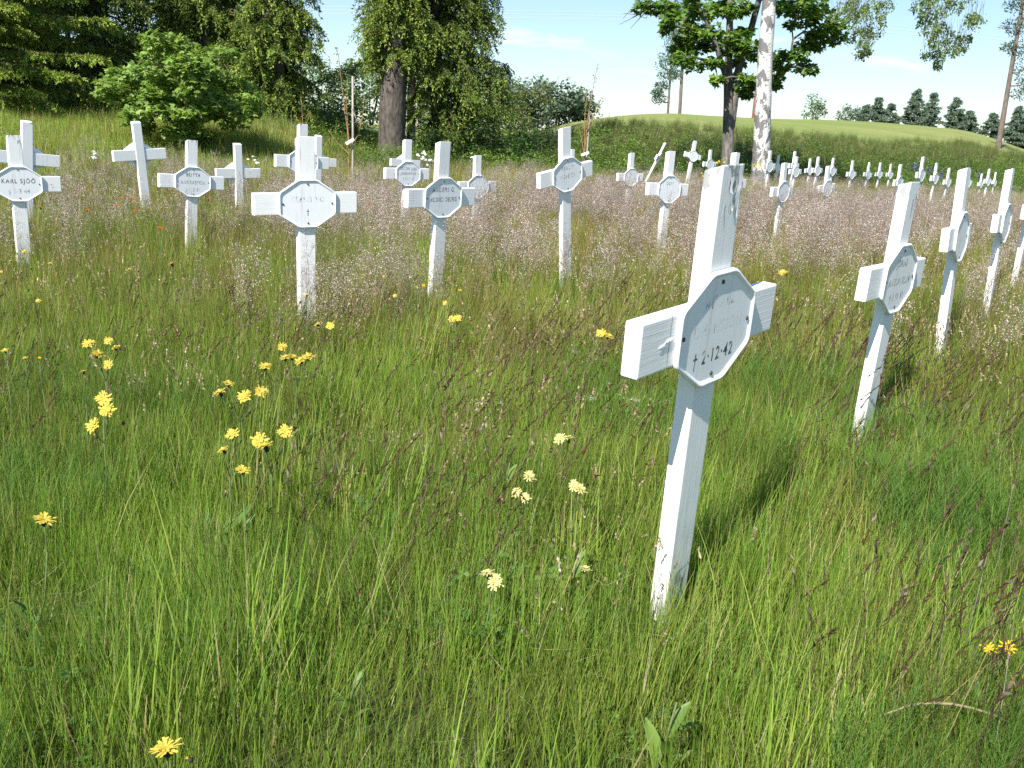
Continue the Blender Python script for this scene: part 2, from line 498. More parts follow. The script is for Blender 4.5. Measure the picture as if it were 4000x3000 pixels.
# ------------------------------------------------------------------ scattering (uncountable vegetation only)
def scatter(name, label, cat, meshes, pts, rot, scl, var, tint, dry):
    me = bpy.data.meshes.new(name)
    n = len(pts)
    me.vertices.add(n); me.vertices.foreach_set('co', np.asarray(pts, np.float32).ravel())
    def attr(nm, typ, key, data, dt=np.float32):
        a = me.attributes.new(nm, typ, 'POINT'); a.data.foreach_set(key, np.asarray(data, dt).ravel())
    attr('rot', 'FLOAT_VECTOR', 'vector', rot)
    attr('scl', 'FLOAT', 'value', scl)
    attr('var', 'INT', 'value', var, np.int32)
    attr('tint', 'FLOAT', 'value', tint)
    attr('dry', 'FLOAT', 'value', dry)
    o = bpy.data.objects.new(name, me); COL.objects.link(o)
    ng = bpy.data.node_groups.new(name, 'GeometryNodeTree')
    ng.interface.new_socket('Geometry', in_out='INPUT', socket_type='NodeSocketGeometry')
    ng.interface.new_socket('Geometry', in_out='OUTPUT', socket_type='NodeSocketGeometry')
    gi = ng.nodes.new('NodeGroupInput'); go = ng.nodes.new('NodeGroupOutput')
    jn = ng.nodes.new('GeometryNodeJoinGeometry')
    def na(nm, typ):
        k = ng.nodes.new('GeometryNodeInputNamedAttribute'); k.data_type = typ; k.inputs[0].default_value = nm
        return k.outputs[0]
    a_rot, a_scl, a_var = na('rot', 'FLOAT_VECTOR'), na('scl', 'FLOAT'), na('var', 'INT')
    for k, src in enumerate(meshes):
        so = bpy.data.objects.new(name + '_piece', src)
        oi = ng.nodes.new('GeometryNodeObjectInfo'); oi.inputs['Object'].default_value = so
        oi.inputs['As Instance'].default_value = False
        cp = ng.nodes.new('FunctionNodeCompare'); cp.data_type = 'INT'; cp.operation = 'EQUAL'
        ints = [s for s in cp.inputs if s.type == 'INT']
        ng.links.new(a_var, ints[0]); ints[1].default_value = k
        ip = ng.nodes.new('GeometryNodeInstanceOnPoints')
        ng.links.new(gi.outputs[0], ip.inputs['Points'])
        ng.links.new(cp.outputs[0], ip.inputs['Selection'])
        ng.links.new(oi.outputs['Geometry'], ip.inputs['Instance'])
        ng.links.new(a_rot, ip.inputs['Rotation'])
        ng.links.new(a_scl, ip.inputs['Scale'])
        ng.links.new(ip.outputs[0], jn.inputs[0])
    ng.links.new(jn.outputs[0], go.inputs[0])
    md = o.modifiers.new('scatter', 'NODES'); md.node_group = ng
    o['kind'] = 'stuff'; o['label'] = label; o['category'] = cat
    return o

def vnoise(x, y, s, seed=0):
    """cheap smooth noise, 0..1"""
    r = np.random.default_rng(seed); out = np.zeros_like(x)
    for k in range(5):
        a, b, p = r.uniform(0, 6.28), r.uniform(0.6, 1.7) * s, r.uniform(0, 6.28)
        out += np.sin((x * math.cos(a) + y * math.sin(a)) * b + p) * np.cos((x * math.sin(a) - y * math.cos(a)) * b * 0.8 + p * 2)
    return 0.5 + out / 5.0

def wedge(d0, d1, dens, k=0.74, pad=0.9):
    """random points on the ground between two distances from the view point, wider than the view"""
    n = int((k * (d1 * d1 - d0 * d0) + 2 * pad * (d1 - d0)) * dens)
    y = np.sqrt(rng.uniform(d0 * d0, d1 * d1, n * 2))
    x = rng.uniform(-1, 1, n * 2) * (k * d1 + pad)
    keep = np.abs(x) < k * y + pad
    y, x = y[keep][:n], x[keep][:n]
    return x, y

GREEN = [(0.155, 0.26, 0.034), (0.185, 0.28, 0.040), (0.21, 0.29, 0.05), (0.135, 0.24, 0.034), (0.25, 0.305, 0.065)]
OLIVE = [(0.19, 0.20, 0.045), (0.21, 0.175, 0.05), (0.22, 0.185, 0.065)]
DARKG = [(0.10, 0.185, 0.03), (0.11, 0.20, 0.034), (0.10, 0.19, 0.036)]
STRAW = [(0.42, 0.34, 0.19), (0.36, 0.28, 0.15), (0.48, 0.41, 0.26)]
TAN = [(0.34, 0.24, 0.13), (0.40, 0.31, 0.19), (0.26, 0.16, 0.08), (0.46, 0.38, 0.26)]
BROWN = [(0.075, 0.038, 0.022), (0.10, 0.05, 0.028), (0.055, 0.034, 0.022)]
PINK = [(0.40, 0.30, 0.275), (0.47, 0.365, 0.335), (0.33, 0.235, 0.21), (0.38, 0.285, 0.245), (0.44, 0.34, 0.305), (0.55, 0.46, 0.43), (0.88, 0.84, 0.82)]  # the near-white last tone paints sparkles of light on single spikelets

def grass_tuft(n, rad, h0, h1, w0, w1, cols, seg=3, straw=0.05, per=38, spread=0.05):
    """a patch of grass: many small tufts, each with its own height, lean and shade"""
    mb = MB()
    m = max(3, n // per)
    r = rad * np.sqrt(rng.random(m)); a = rnd(m, 0, 6.283)
    cx, cy = r * np.cos(a), r * np.sin(a)
    hm = rnd(m, 0.65, 1.1); la = rng.normal(0.2, 1.3, m); tone = rnd(m, 0.8, 1.2); pick = rng.integers(0, len(cols), m)
    k = rng.integers(0, m, n)
    loose = rng.random(n) < 0.3
    sp = np.where(loose, rad * 0.3, spread)
    base = np.stack([cx[k] + rng.normal(0, 1, n) * sp, cy[k] + rng.normal(0, 1, n) * sp, rnd(n, -0.03, 0.0)], 1)
    h = rnd(n, h0, h1) * hm[k]
    az = np.where(rng.random(n) < 0.5, la[k] + rng.normal(0, 0.6, n), rnd(n, 0, 6.283))
    c1 = np.asarray(cols, float)[pick[k]] * tone[k][:, None] * rng.uniform(0.82, 1.18, (n, 1)) * rng.uniform(0.95, 1.05, (n, 3))
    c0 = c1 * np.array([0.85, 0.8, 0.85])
    q = rng.random(n) < straw
    c1[q] = pal(q.sum(), STRAW); c0[q] = c1[q] * 0.85
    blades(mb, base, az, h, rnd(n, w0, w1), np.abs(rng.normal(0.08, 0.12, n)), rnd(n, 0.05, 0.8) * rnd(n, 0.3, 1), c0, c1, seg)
    return mb.mesh('grass_tuft', M_GRASS)

def spike_stalks(n, rad, h0, h1, cols, spike=(0.025, 0.05), sw=0.005, stem=None, lean=0.3):
    """upright stalks ending in a slim seed spike"""
    mb = MB()
    r = rad * np.sqrt(rng.random(n)); a = rnd(n, 0, 6.283)
    base = np.stack([r * np.cos(a), r * np.sin(a), np.zeros(n)], 1)
    sc_ = pal(n, stem if stem else OLIVE)
    h = rnd(n, h0, h1)
    az = rng.normal(0.0, 0.9, n)
    tip, d = blades(mb, base, az, h, 0.0017, np.abs(rng.normal(lean * 0.6, 0.12, n)), rnd(n, 0.05, 0.45), sc_ * 0.9, sc_, 4, 0.7)
    m = 9
    for i in range(n):
        L = random.uniform(*spike); c = pal(m, cols, 0.25)
        t = np.linspace(-0.15, 1, m)[:, None]
        p = tip[i] + d[i] * L * t
        dd = d[i] + rng.normal(0, 0.38, (m, 3))
        leaves(mb, p - norm(dd) * L * 0.12, dd, rdir(m), L * 0.36, sw * rnd(m, 0.7, 1.2), c, 0.2)
    return mb.mesh('seed_stalks', M_SEED)

def panicles(n, rad, h0, h1, spk=42):
    """wavy hair grass: thread-like culms in loose bunches under open, glinting heads"""
    mb = MB()
    m0 = max(4, n // 9)
    r = rad * np.sqrt(rng.random(m0)); a = rnd(m0, 0, 6.283); k = rng.integers(0, m0, n)
    base = np.stack([(r * np.cos(a))[k] + rng.normal(0, 0.035, n), (r * np.sin(a))[k] + rng.normal(0, 0.035, n), np.zeros(n)], 1)
    hm = rnd(m0, 0.72, 1.08); laz = rng.normal(0.3, 1.0, m0); tone = rnd(m0, 0.6, 1.25)
    h = rnd(n, h0, h1) * hm[k]; c = pal(n, [(0.20, 0.165, 0.06), (0.17, 0.18, 0.05), (0.21, 0.14, 0.07)])
    tip, d = blades(mb, base, laz[k] + rng.normal(0, 0.5, n), h, 0.0018, np.abs(rng.normal(0.08, 0.09, n)), rnd(n, 0.05, 0.4), c * 0.9, c, 3, 0.7)
    for i in range(n):
        L = random.uniform(0.10, 0.18); w = L * random.uniform(0.20, 0.34)
        t = rng.random(spk) ** 0.8
        side = rng.normal(0, 1, (spk, 3)) * np.array([1, 1, 0.35])
        env = np.sin(np.pi * np.clip(t * 0.9 + 0.12, 0, 1)) ** 0.7
        p = tip[i] - d[i] * L * (1 - t)[:, None] + side * (w * env)[:, None] * 0.6
        m = 12
        o = tip[i] - d[i] * L * (1 - t[:m] * 0.85)[:, None]
        leaves(mb, o, p[:m] - o, rdir(m), np.linalg.norm(p[:m] - o, axis=1), 0.0011, pal(m, [(0.25, 0.17, 0.11)]), 0.0)
        dd = norm(side * 0.5 + np.array([0.15, 0, -0.5]) + rng.normal(0, 0.4, (spk, 3)))
        leaves(mb, p, dd, rdir(spk), rnd(spk, 0.006, 0.011), rnd(spk, 0.0026, 0.0042), pal(spk, PINK, 0.25) * tone[k[i]], 0.25)
    return mb.mesh('hair_grass', M_SEED)

def broad_leaves(n, cols, L=(0.05, 0.11), W=0.28, up=0.7, h=0.05):
    mb = MB()
    a = rnd(n, 0, 6.283)
    d = np.stack([np.cos(a), np.sin(a), rnd(n, 0.2, 1.6) * up], 1)
    c = np.stack([rng.normal(0, 0.012, n), rng.normal(0, 0.012, n), rnd(n, 0, h)], 1)
    l = rnd(n, *L)
    d = norm(d)
    col = pal(n, cols)
    # two-part blade so that the leaf arches
    u = np.array([0, 0, 1.0]) + 0 * d
    leaves(mb, c, d, u, l, l * W, col, 0.1, 0.5)
    return mb.mesh('broad_leaf_plant', M_LEAF)

def clover(n, cols, rad=0.09, s=(0.010, 0.018)):
    mb = MB()
    r = rad * np.sqrt(rng.random(n)); a = rnd(n, 0, 6.283)
    c = np.stack([r * np.cos(a), r * np.sin(a), rnd(n, 0.015, 0.07)], 1)
    for k in range(3):
        b = a + k * 2.1
        d = np.stack([np.cos(b), np.sin(b), rnd(n, -0.1, 0.35)], 1)
        l = rnd(n, *s)
        leaves(mb, c, d, np.array([0, 0, 1.0]) + rng.normal(0, 0.25, (n, 3)), l, l * 0.85, pal(n, cols), 0.1, 0.6)
    return mb.mesh('low_herb', M_LEAF)

def straw_litter(n, rad):
    mb = MB()
    r = rad * np.sqrt(rng.random(n)); a = rnd(n, 0, 6.283)
    c = np.stack([r * np.cos(a), r * np.sin(a), rnd(n, 0.01, 0.09)], 1)
    blades(mb, c, rnd(n, 0, 6.283), rnd(n, 0.04, 0.12), rnd(n, 0.0012, 0.0024), rnd(n, 1.1, 1.65), rnd(n, -0.3, 0.3), pal(n, STRAW), pal(n, STRAW), 3, 0.6)
    return mb.mesh('dry_straw', M_SEED)

def horsetail(n, rad):
    """soft field horsetail: thin stems with whorls of needle-thin branches"""
    mb = MB()
    for i in range(n):
        r = rad * math.sqrt(random.random()); a = random.uniform(0, 6.283)
        b = np.array([[r * math.cos(a), r * math.sin(a), 0]]); h = random.uniform(0.14, 0.27)
        col = pal(1, DARKG)
        blades(mb, b, rnd(1, 0, 6.28), h, 0.0022, 0.1, 0.15, col, col, 3, 0.5)
        for k in range(7):
            z = h * (0.3 + 0.1 * k); m = 7
            th = rnd(m, 0, 6.283)
            cc = np.repeat(b + [[0.1 * z, 0, z]], m, 0)
            blades(mb, cc, th, h * (0.42 - 0.04 * k), 0.0013, rnd(m, 0.7, 1.0), -0.25, pal(m, DARKG), pal(m, DARKG), 2, 0.5)
    return mb.mesh('horsetail', M_GRASS)

def put(x, y, sink=0.01):
    return np.stack([x, y, terrain(x, y) - sink], 1)

def rots(n, tilt=0.12, lean_x=0.06):
    return np.stack([rng.normal(0, tilt, n), rng.normal(lean_x, tilt, n), rng.uniform(0, 6.283, n)], 1)

def build_meadow():
    # fine grass close by
    fine = [grass_tuft(600, 0.25, 0.11, 0.27, 0.0018, 0.0036, GREEN) for _ in range(4)]
    fine += [grass_tuft(480, 0.25, 0.15, 0.33, 0.0022, 0.0046, GREEN + OLIVE[:1], 4) for _ in range(3)]
    fine += [grass_tuft(560, 0.25, 0.09, 0.21, 0.0016, 0.003, DARKG[1:] + GREEN[:2]) for _ in range(2)]
    fine += [grass_tuft(260, 0.25, 0.14, 0.32, 0.004, 0.0075, [(0.21, 0.30, 0.045), (0.24, 0.32, 0.055), (0.17, 0.27, 0.04)], 4, 0.04, 30, 0.035) for _ in range(3)]
    x, y = wedge(0.8, 4.8, 30)
    x = np.concatenate([x, [0.30, 0.47]]); y = np.concatenate([y, [1.80, 1.74]])     # grass crowding the foot of the nearest cross
    nn = vnoise(x, y, 2.0, 3)
    v = np.where(nn > 0.64, rng.integers(7, 9, len(x)), np.where(nn < 0.42, rng.integers(4, 7, len(x)), rng.integers(0, 7, len(x))))
    v = np.where(rng.random(len(x)) < 0.10 + 0.2 * (vnoise(x, y, 1.7, 91) > 0.6), rng.integers(9, 12, len(x)), v)
    big = 0.8 + 0.4 * vnoise(x, y, 1.1, 5)
    dry = np.clip(vnoise(x, y, 0.9, 8) * 1.3 - 0.45, 0, 1) * smooth(2.2, 5.0, y)
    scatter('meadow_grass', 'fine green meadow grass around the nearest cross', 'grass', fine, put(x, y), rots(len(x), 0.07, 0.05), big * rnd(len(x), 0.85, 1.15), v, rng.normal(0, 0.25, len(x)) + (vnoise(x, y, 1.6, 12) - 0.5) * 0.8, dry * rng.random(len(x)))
    low = [grass_tuft(700, 0.25, 0.06, 0.15, 0.0018, 0.0034, GREEN, 3, 0.04) for _ in range(3)]
    x, y = wedge(0.8, 2.6, 22)
    scatter('short_grass', 'short fresh grass filling the gaps of the near meadow', 'grass', low, put(x, y), rots(len(x), 0.05), rnd(len(x), 0.85, 1.2), rng.integers(0, 3, len(x)), rng.normal(0.1, 0.25, len(x)), np.zeros(len(x)))
    # middle distance
    midt = [grass_tuft(700, 0.45, 0.16, 0.38, 0.003, 0.0055, GREEN + OLIVE[:1]) for _ in range(4)] + [grass_tuft(600, 0.45, 0.20, 0.46, 0.003, 0.005, GREEN[:3] + OLIVE, 3, straw=0.1) for _ in range(3)]
    x, y = wedge(4.2, 10.3, 8.5)
    dry = np.clip(vnoise(x, y, 0.7, 8) * 1.4 - 0.3, 0, 1)
    scatter('meadow_grass', 'taller grass of the middle meadow between the crosses', 'grass', midt, put(x, y), rots(len(x), 0.06, 0.04), rnd(len(x), 0.8, 1.1), rng.integers(0, 7, len(x)), rng.normal(0, 0.25, len(x)) + (vnoise(x, y, 1.1, 12) - 0.5) * 0.7, dry * rng.random(len(x)))
    # far meadow up to the trees and the bank
    fart = [grass_tuft(650, 0.9, 0.22, 0.50, 0.006, 0.012, GREEN[:3] + OLIVE, 2, straw=0.12, spread=0.09) for _ in range(6)]
    x, y = wedge(9.5, 37, 2.6, 0.72, 2)
    keep = (y < 26 + 0.75 * (x - 3)) | ((x < 1) & (y < 29))
    x, y = x[keep], y[keep]
    mound = smooth(-3.5, -6.0, x) * smooth(13.0, 15.5, y)
    dry = np.clip(vnoise(x, y, 0.5, 8) * 1.4 - 0.15, 0, 1) * (1 - mound)
    scatter('meadow_grass', 'far meadow grass reaching to the trees and the bank', 'grass', fart, put(x, y), rots(len(x), 0.04), rnd(len(x), 0.8, 1.1), rng.integers(0, 6, len(x)), rng.normal(0, 0.2, len(x)) + (vnoise(x, y, 0.6, 12) - 0.5) * 0.6 + 1.0 * mound, dry * rng.random(len(x)))
    # horsetail in the damp foreground
    ht = [horsetail(60, 0.25) for _ in range(3)]
    x, y = wedge(1.0, 4.2, 5.5)
    keep = vnoise(x, y, 2.1, 21) > 0.52
    x, y = x[keep], y[keep]
    scatter('horsetail', 'soft dark green horsetail growing among the near grass', 'horsetail', ht, put(x, y), rots(len(x), 0.06), rnd(len(x), 0.8, 1.1), rng.integers(0, 3, len(x)), rng.normal(0, 0.3, len(x)), np.zeros(len(x)))
    # dark stalks, mostly near and to the right
    dk = [spike_stalks(34, 0.35, 0.24, 0.42, BROWN, (0.035, 0.08), 0.0055, BROWN + OLIVE[1:2], 0.45) for _ in range(5)]
    x, y = wedge(1.0, 5.0, 4.5)
    keep = rng.random(len(x)) < 0.3 + 0.7 * smooth(-0.4, 0.8, x) + 0.3 * (vnoise(x, y, 1.8, 33) > 0.55)
    x, y = x[keep], y[keep]
    scatter('dark_stalks', 'dark brown seed stalks leaning among the near grass', 'grass', dk, put(x, y), rots(len(x), 0.10, 0.20) * np.array([1, 1, 0.12]), rnd(len(x), 0.75, 1.1), rng.integers(0, 5, len(x)), rng.normal(0, 0.3, len(x)), np.zeros(len(x)))
    # tan seed heads (sweet vernal grass)
    tn = [spike_stalks(44, 0.45, 0.22, 0.42, TAN, (0.022, 0.042), 0.0075, OLIVE, 0.3) for _ in range(5)]
    x, y = wedge(1.4, 9.5, 4.0)
    keep = rng.random(len(x)) < (0.25 + 0.75 * vnoise(x, y, 1.3, 41)) * (0.08 + 0.92 * smooth(2.2, 4.2, y))
    x, y = x[keep], y[keep]
    scatter('tan_seed_grass', 'tan seed heads of sweet grass over the middle meadow', 'grass', tn, put(x, y), rots(len(x), 0.08, 0.08), rnd(len(x), 0.75, 1.15), rng.integers(0, 5, len(x)), rng.normal(0, 0.3, len(x)), np.zeros(len(x)))
    # glinting hair grass
    hg = [panicles(64, 0.52, 0.44, 0.80, 50) for _ in range(5)]
    x, y = wedge(4.3, 15.5, 5.4)
    m = smooth(4.9, 7.2, y + 1.2 * (vnoise(x, y, 1.2, 50) - 0.5) - 0.7 * smooth(1.2, 3.5, x))
    m = m * np.clip(0.2 + 2.3 * (vnoise(x, y, 1.1, 52) - 0.28), 0.08, 1) * (0.22 + 0.78 * smooth(-3.4, -1.0, x)) * (1 - 0.35 * smooth(9, 14, y))
    keep = rng.random(len(x)) < m
    x, y = x[keep], y[keep]
    # stray bunches before the plates and posts of the front crosses
    ex = np.array([(-1.25, 4.62), (-1.0, 4.55), (-0.75, 4.75), (-0.62, 5.5), (-0.35, 5.55), (0.15, 6.5), (0.45, 6.45), (0.3, 6.8), (1.15, 8.1), (1.5, 8.2), (-1.3, 9.3), (-0.45, 10.0), (-0.6, 10.3), (1.55, 13.3), (1.75, 13.5), (2.0, 4.5), (3.0, 5.6), (3.3, 5.7)])
    x = np.concatenate([x, ex[:, 0]]); y = np.concatenate([y, ex[:, 1]])
    scatter('hair_grass', 'pinkish glinting hair grass heads in front of the middle crosses', 'grass', hg, put(x, y), rots(len(x), 0.05, 0.03), rnd(len(x), 0.82, 1.0) * (1 + 0.12 * smooth(6, 8.5, y)), rng.integers(0, 5, len(x)), rng.normal(0, 0.3, len(x)), np.zeros(len(x)))
    x, y = wedge(15, 31, 0.9)
    keep = (y < 25.5 + 0.75 * (x - 3)) & (x > -4)
    x, y = x[keep], y[keep]
    scatter('hair_grass', 'brownish haze of hair grass between the far crosses', 'grass', hg, put(x, y), rots(len(x), 0.05, 0.03), rnd(len(x), 0.7, 0.95), rng.integers(0, 5, len(x)), rng.normal(0, 0.3, len(x)), np.zeros(len(x)))
    # litter, herbs and broad leaves close to the camera
    lt = [straw_litter(50, 0.35) for _ in range(4)]
    x, y = wedge(0.95, 5, 3)
    scatter('dry_straw', 'dry straw lying at the foot of the grass', 'straw', lt, put(x, y), rots(len(x), 0.05), rnd(len(x), 0.7, 1.1), rng.integers(0, 4, len(x)), rng.normal(0, 0.3, len(x)), np.zeros(len(x)))
    LG = [(0.10, 0.19, 0.035), (0.13, 0.22, 0.05), (0.08, 0.16, 0.03)]
    hb = [clover(60, LG, 0.18) for _ in range(3)] + [broad_leaves(6, LG) for _ in range(3)]
    x, y = wedge(0.95, 4.5, 14)
    v = np.where(vnoise(x, y, 2.4, 61) + 0.25 * (y < 1.5) > 0.56, rng.integers(0, 3, len(x)), rng.integers(3, 6, len(x)))
    keep = (v < 3) | (rng.random(len(x)) < 0.6)
    x, y, v = x[keep], y[keep], v[keep]
    scatter('low_herbs', 'clover-like herbs and broad leaves low in the near grass', 'herb', hb, put(x, y), rots(len(x), 0.12), rnd(len(x), 0.8, 1.4), v, rng.normal(0, 0.3, len(x)), np.zeros(len(x)))
build_meadow()

def herb_clump(n, h, rad, cols, ls=(0.05, 0.10)):
    mb = MB()
    m = max(5, n // 14)
    a = rnd(m, 0, 6.283); r = rad * np.sqrt(rng.random(m)) * 0.7
    b = np.stack([r * np.cos(a), r * np.sin(a), np.zeros(m)], 1)
    st = pal(m, [(0.07, 0.10, 0.03)])
    blades(mb, b, a, rnd(m, 0.6, 1.0) * h, 0.008, rnd(m, 0.05, 0.35), 0.2, st, st, 3, 0.5)
    t = rnd(n, 0.12, 1.0); k = rng.integers(0, m, n)
    ln = 0.25
    c = b[k] + np.stack([np.cos(a[k]) * ln * t * h * 0.6, np.sin(a[k]) * ln * t * h * 0.6, t * h * rnd(n, 0.7, 1.0)], 1) + rng.normal(0, 0.05, (n, 3))
    d = rdir(n) * np.array([1, 1, 0.5]) + np.array([0, 0, 0.15])
    l = rnd(n, *ls)
    leaves(mb, c, d, np.array([0, 0, 1.0]) + rng.normal(0, 0.4, (n, 3)), l, l * 0.5, pal(n, cols), 0.15)
    return mb.mesh('herb_clump', M_LEAF)

def build_bank():
    G1 = [(0.14, 0.23, 0.045), (0.12, 0.205, 0.04), (0.17, 0.25, 0.05)]
    G2 = [(0.10, 0.175, 0.036), (0.115, 0.195, 0.04)]
    G3 = [(0.18, 0.27, 0.045), (0.21, 0.29, 0.05)]
    src = [herb_clump(110, 0.75, 0.35, G1) for _ in range(3)] + [herb_clump(110, 0.85, 0.35, G2) for _ in range(2)] + [herb_clump(100, 0.65, 0.35, G3, (0.04, 0.08)) for _ in range(2)]
    src += [grass_tuft(70, 0.3, 0.45, 0.95, 0.008, 0.016, [(0.10, 0.155, 0.035), (0.13, 0.17, 0.05)], 3, straw=0.12) for _ in range(2)]
    n = 16000
    x = rng.uniform(-4, 52, n); y = rng.uniform(20, 72, n)
    d = y - (25.2 + 0.75 * (x - 3))
    keep = (d > 0.0) & (d < 11.5 + 3 * vnoise(x, y, 0.5, 73)) & (np.abs(x) < 0.78 * y + 2)
    x, y, d = x[keep], y[keep], d[keep]
    nn = vnoise(x, y, 0.7, 71)
    v = np.where(nn > 0.56, rng.integers(0, 3, len(x)), np.where(nn < 0.46, rng.integers(3, 5, len(x)), rng.integers(0, 7, len(x))))
    gr = rng.random(len(x)) < 0.12 + 0.75 * smooth(5, 10.5, d)
    v = np.where(gr, rng.integers(7, 9, len(x)), v)
    s = rnd(len(x), 0.65, 1.1) * (1 - 0.35 * smooth(6, 12, d))
    scatter('bank_vegetation', 'tall green weeds covering the bank below the mown field', 'weeds', src, put(x, y, 0.05), rots(len(x), 0.1), s, v, rng.normal(0, 0.3, len(x)), np.clip(rng.normal(0.05, 0.2, len(x)), 0, 1) * (d > 6))
    # under the spruces on the left
    n = 3800
    x = rng.uniform(-22, 0.5, n); y = rng.uniform(18, 34, n)
    keep = (y > 21.5 + 0.25 * np.clip(x + 8, 0, 20) + 1.2 * vnoise(x, y, 0.9, 75))
    x, y = x[keep], y[keep]
    v = np.where(vnoise(x, y, 0.6, 76) > 0.55, rng.integers(5, 9, len(x)), rng.integers(0, 5, len(x)))
    scatter('undergrowth', 'green undergrowth at the foot of the spruces', 'undergrowth', src, put(x, y, 0.05), rots(len(x), 0.1), rnd(len(x), 0.6, 1.05), v, rng.normal(0.1, 0.3, len(x)), np.zeros(len(x)))
    # bright herbs on the low rise at the left
    n = 1500
    x = rng.uniform(-17, -4.3, n); y = rng.uniform(16.5, 23, n)
    src2 = [herb_clump(90, 0.5, 0.35, G3 + [(0.15, 0.22, 0.04)], (0.03, 0.06)) for _ in range(3)] + [grass_tuft(80, 0.28, 0.3, 0.6, 0.006, 0.012, [(0.23, 0.32, 0.05), (0.26, 0.34, 0.06)], 3) for _ in range(3)]
    scatter('rise_grass', 'bright green tall grass on the low rise before the spruces', 'grass', src2, put(x, y, 0.03), rots(len(x), 0.1), rnd(len(x), 0.6, 1.0), rng.integers(0, 6, len(x)), rng.normal(0.3, 0.3, len(x)), np.zeros(len(x)))
build_bank()
# ------------------------------------------------------------------ grave crosses
SPAN, BAR, PW, PT, UP = 0.60, 0.116, 0.097, 0.044, 0.355      # span, bar height, post width, thickness, top above bar centre
BAR_Z = 0.74                                                   # bar centre above the ground
PLW, PLH, PCW, PCH = 0.335, 0.262, 0.114, 0.072

def board(name, x, y, z, mat, grain, slant=0.0, bev=0.004):
    bm = bmesh.new()
    bmesh.ops.create_cube(bm, size=1.0)
    for v in bm.verts:
        v.co.x = x[0] if v.co.x < 0 else x[1]
        v.co.z = z[0] if v.co.z < 0 else z[1]
        v.co.y = y[0] if v.co.y < 0 else y[1]
        if slant and v.co.z > 0 and v.co.y > (y[0] + y[1]) / 2: v.co.z -= slant
    bmesh.ops.bevel(bm, geom=list(bm.edges), offset=bev, segments=2, affect='EDGES', profile=0.6)
    me = bpy.data.meshes.new(name); bm.to_mesh(me); bm.free()
    a = me.attributes.new('grain', 'FLOAT', 'POINT')
    a.data.foreach_set('value', np.full(len(me.vertices), grain, np.float32))
    me.materials.append(mat)
    return me

POST = board('post', (-PW / 2, PW / 2), (0, PT), (-1.05, UP), M_PAINT, 0, 0.016)
POST_W = board('post', (-PW / 2, PW / 2), (0, PT), (-1.05, UP), M_PAINT_WORN, 0, 0.016)
BARM = board('crossbar', (-SPAN / 2, SPAN / 2), (-0.003, PT - 0.006), (-BAR / 2, BAR / 2), M_PAINT, 1)
BARM_W = board('crossbar', (-SPAN / 2, SPAN / 2), (-0.003, PT - 0.006), (-BAR / 2, BAR / 2), M_PAINT_WORN, 1)

def plate_mesh():
    w, h, cw, ch = PLW / 2, PLH / 2, PCW, PCH
    oc = [(-w + cw, h), (w - cw, h), (w, h - ch), (w, -h + ch), (w - cw, -h), (-w + cw, -h), (-w, -h + ch), (-w, h - ch)]
    # rounded corners: each corner becomes three points
    P = []
    for i in range(8):
        a, b, c = np.array(oc[i - 1]), np.array(oc[i]), np.array(oc[(i + 1) % 8])
        u, v = (a - b) / np.linalg.norm(a - b), (c - b) / np.linalg.norm(c - b)
        r = 0.012
        P += [b + u * r, b + (u + v) * r * 0.28, b + v * r]
    P = np.array(P); n = len(P)
    def ring(k, y):
        q = P * (1 - k / np.linalg.norm(P, axis=1, keepdims=True))
        return np.stack([q[:, 0], np.full(n, y), q[:, 1]], 1)
    rings = [ring(0.002, -0.0032), ring(0, -0.006), ring(0.001, -0.0125), ring(0.004, -0.0155), ring(0.008, -0.0155), ring(0.013, -0.011), ring(0.016, -0.0098)]
    V = np.concatenate(rings)
    F = []
    for k in range(len(rings) - 1):
        for i in range(n):
            j = (i + 1) % n
            F.append((k * n + i, k * n + j, (k + 1) * n + j, (k + 1) * n + i))
    F.append(tuple(range((len(rings) - 1) * n, len(rings) * n)))
    F.append(tuple(range(n - 1, -1, -1)))
    me = bpy.data.meshes.new('name_plate')
    me.from_pydata(V.tolist(), [], F)
    for p in me.polygons: p.use_smooth = len(p.vertices) == 4
    me.update()
    bm = bmesh.new(); bm.from_mesh(me); bmesh.ops.recalc_face_normals(bm, faces=bm.faces); bm.to_mesh(me); bm.free()
    me.materials.append(M_ENAMEL)
    return me
PLATE = plate_mesh()

def screw_mesh():
    mb = MB()
    th = np.arange(10) / 10 * 2 * np.pi
    rr = [(0.0052, -0.0095), (0.0052, -0.0118), (0.0034, -0.0132)]
    V = np.concatenate([np.stack([r * np.cos(th), np.full(10, y), r * np.sin(th)], 1) for r, y in rr] + [np.array([[0, -0.0135, 0]])])
    q = [(k * 10 + i, k * 10 + (i + 1) % 10, (k + 1) * 10 + (i + 1) % 10, (k + 1) * 10 + i) for k in range(2) for i in range(10)]
    t = [(20 + i, 20 + (i + 1) % 10, 30) for i in range(10)]
    mb.add(V, q, t)
    return mb.mesh('screw', M_SCREW)
SCREW = screw_mesh()

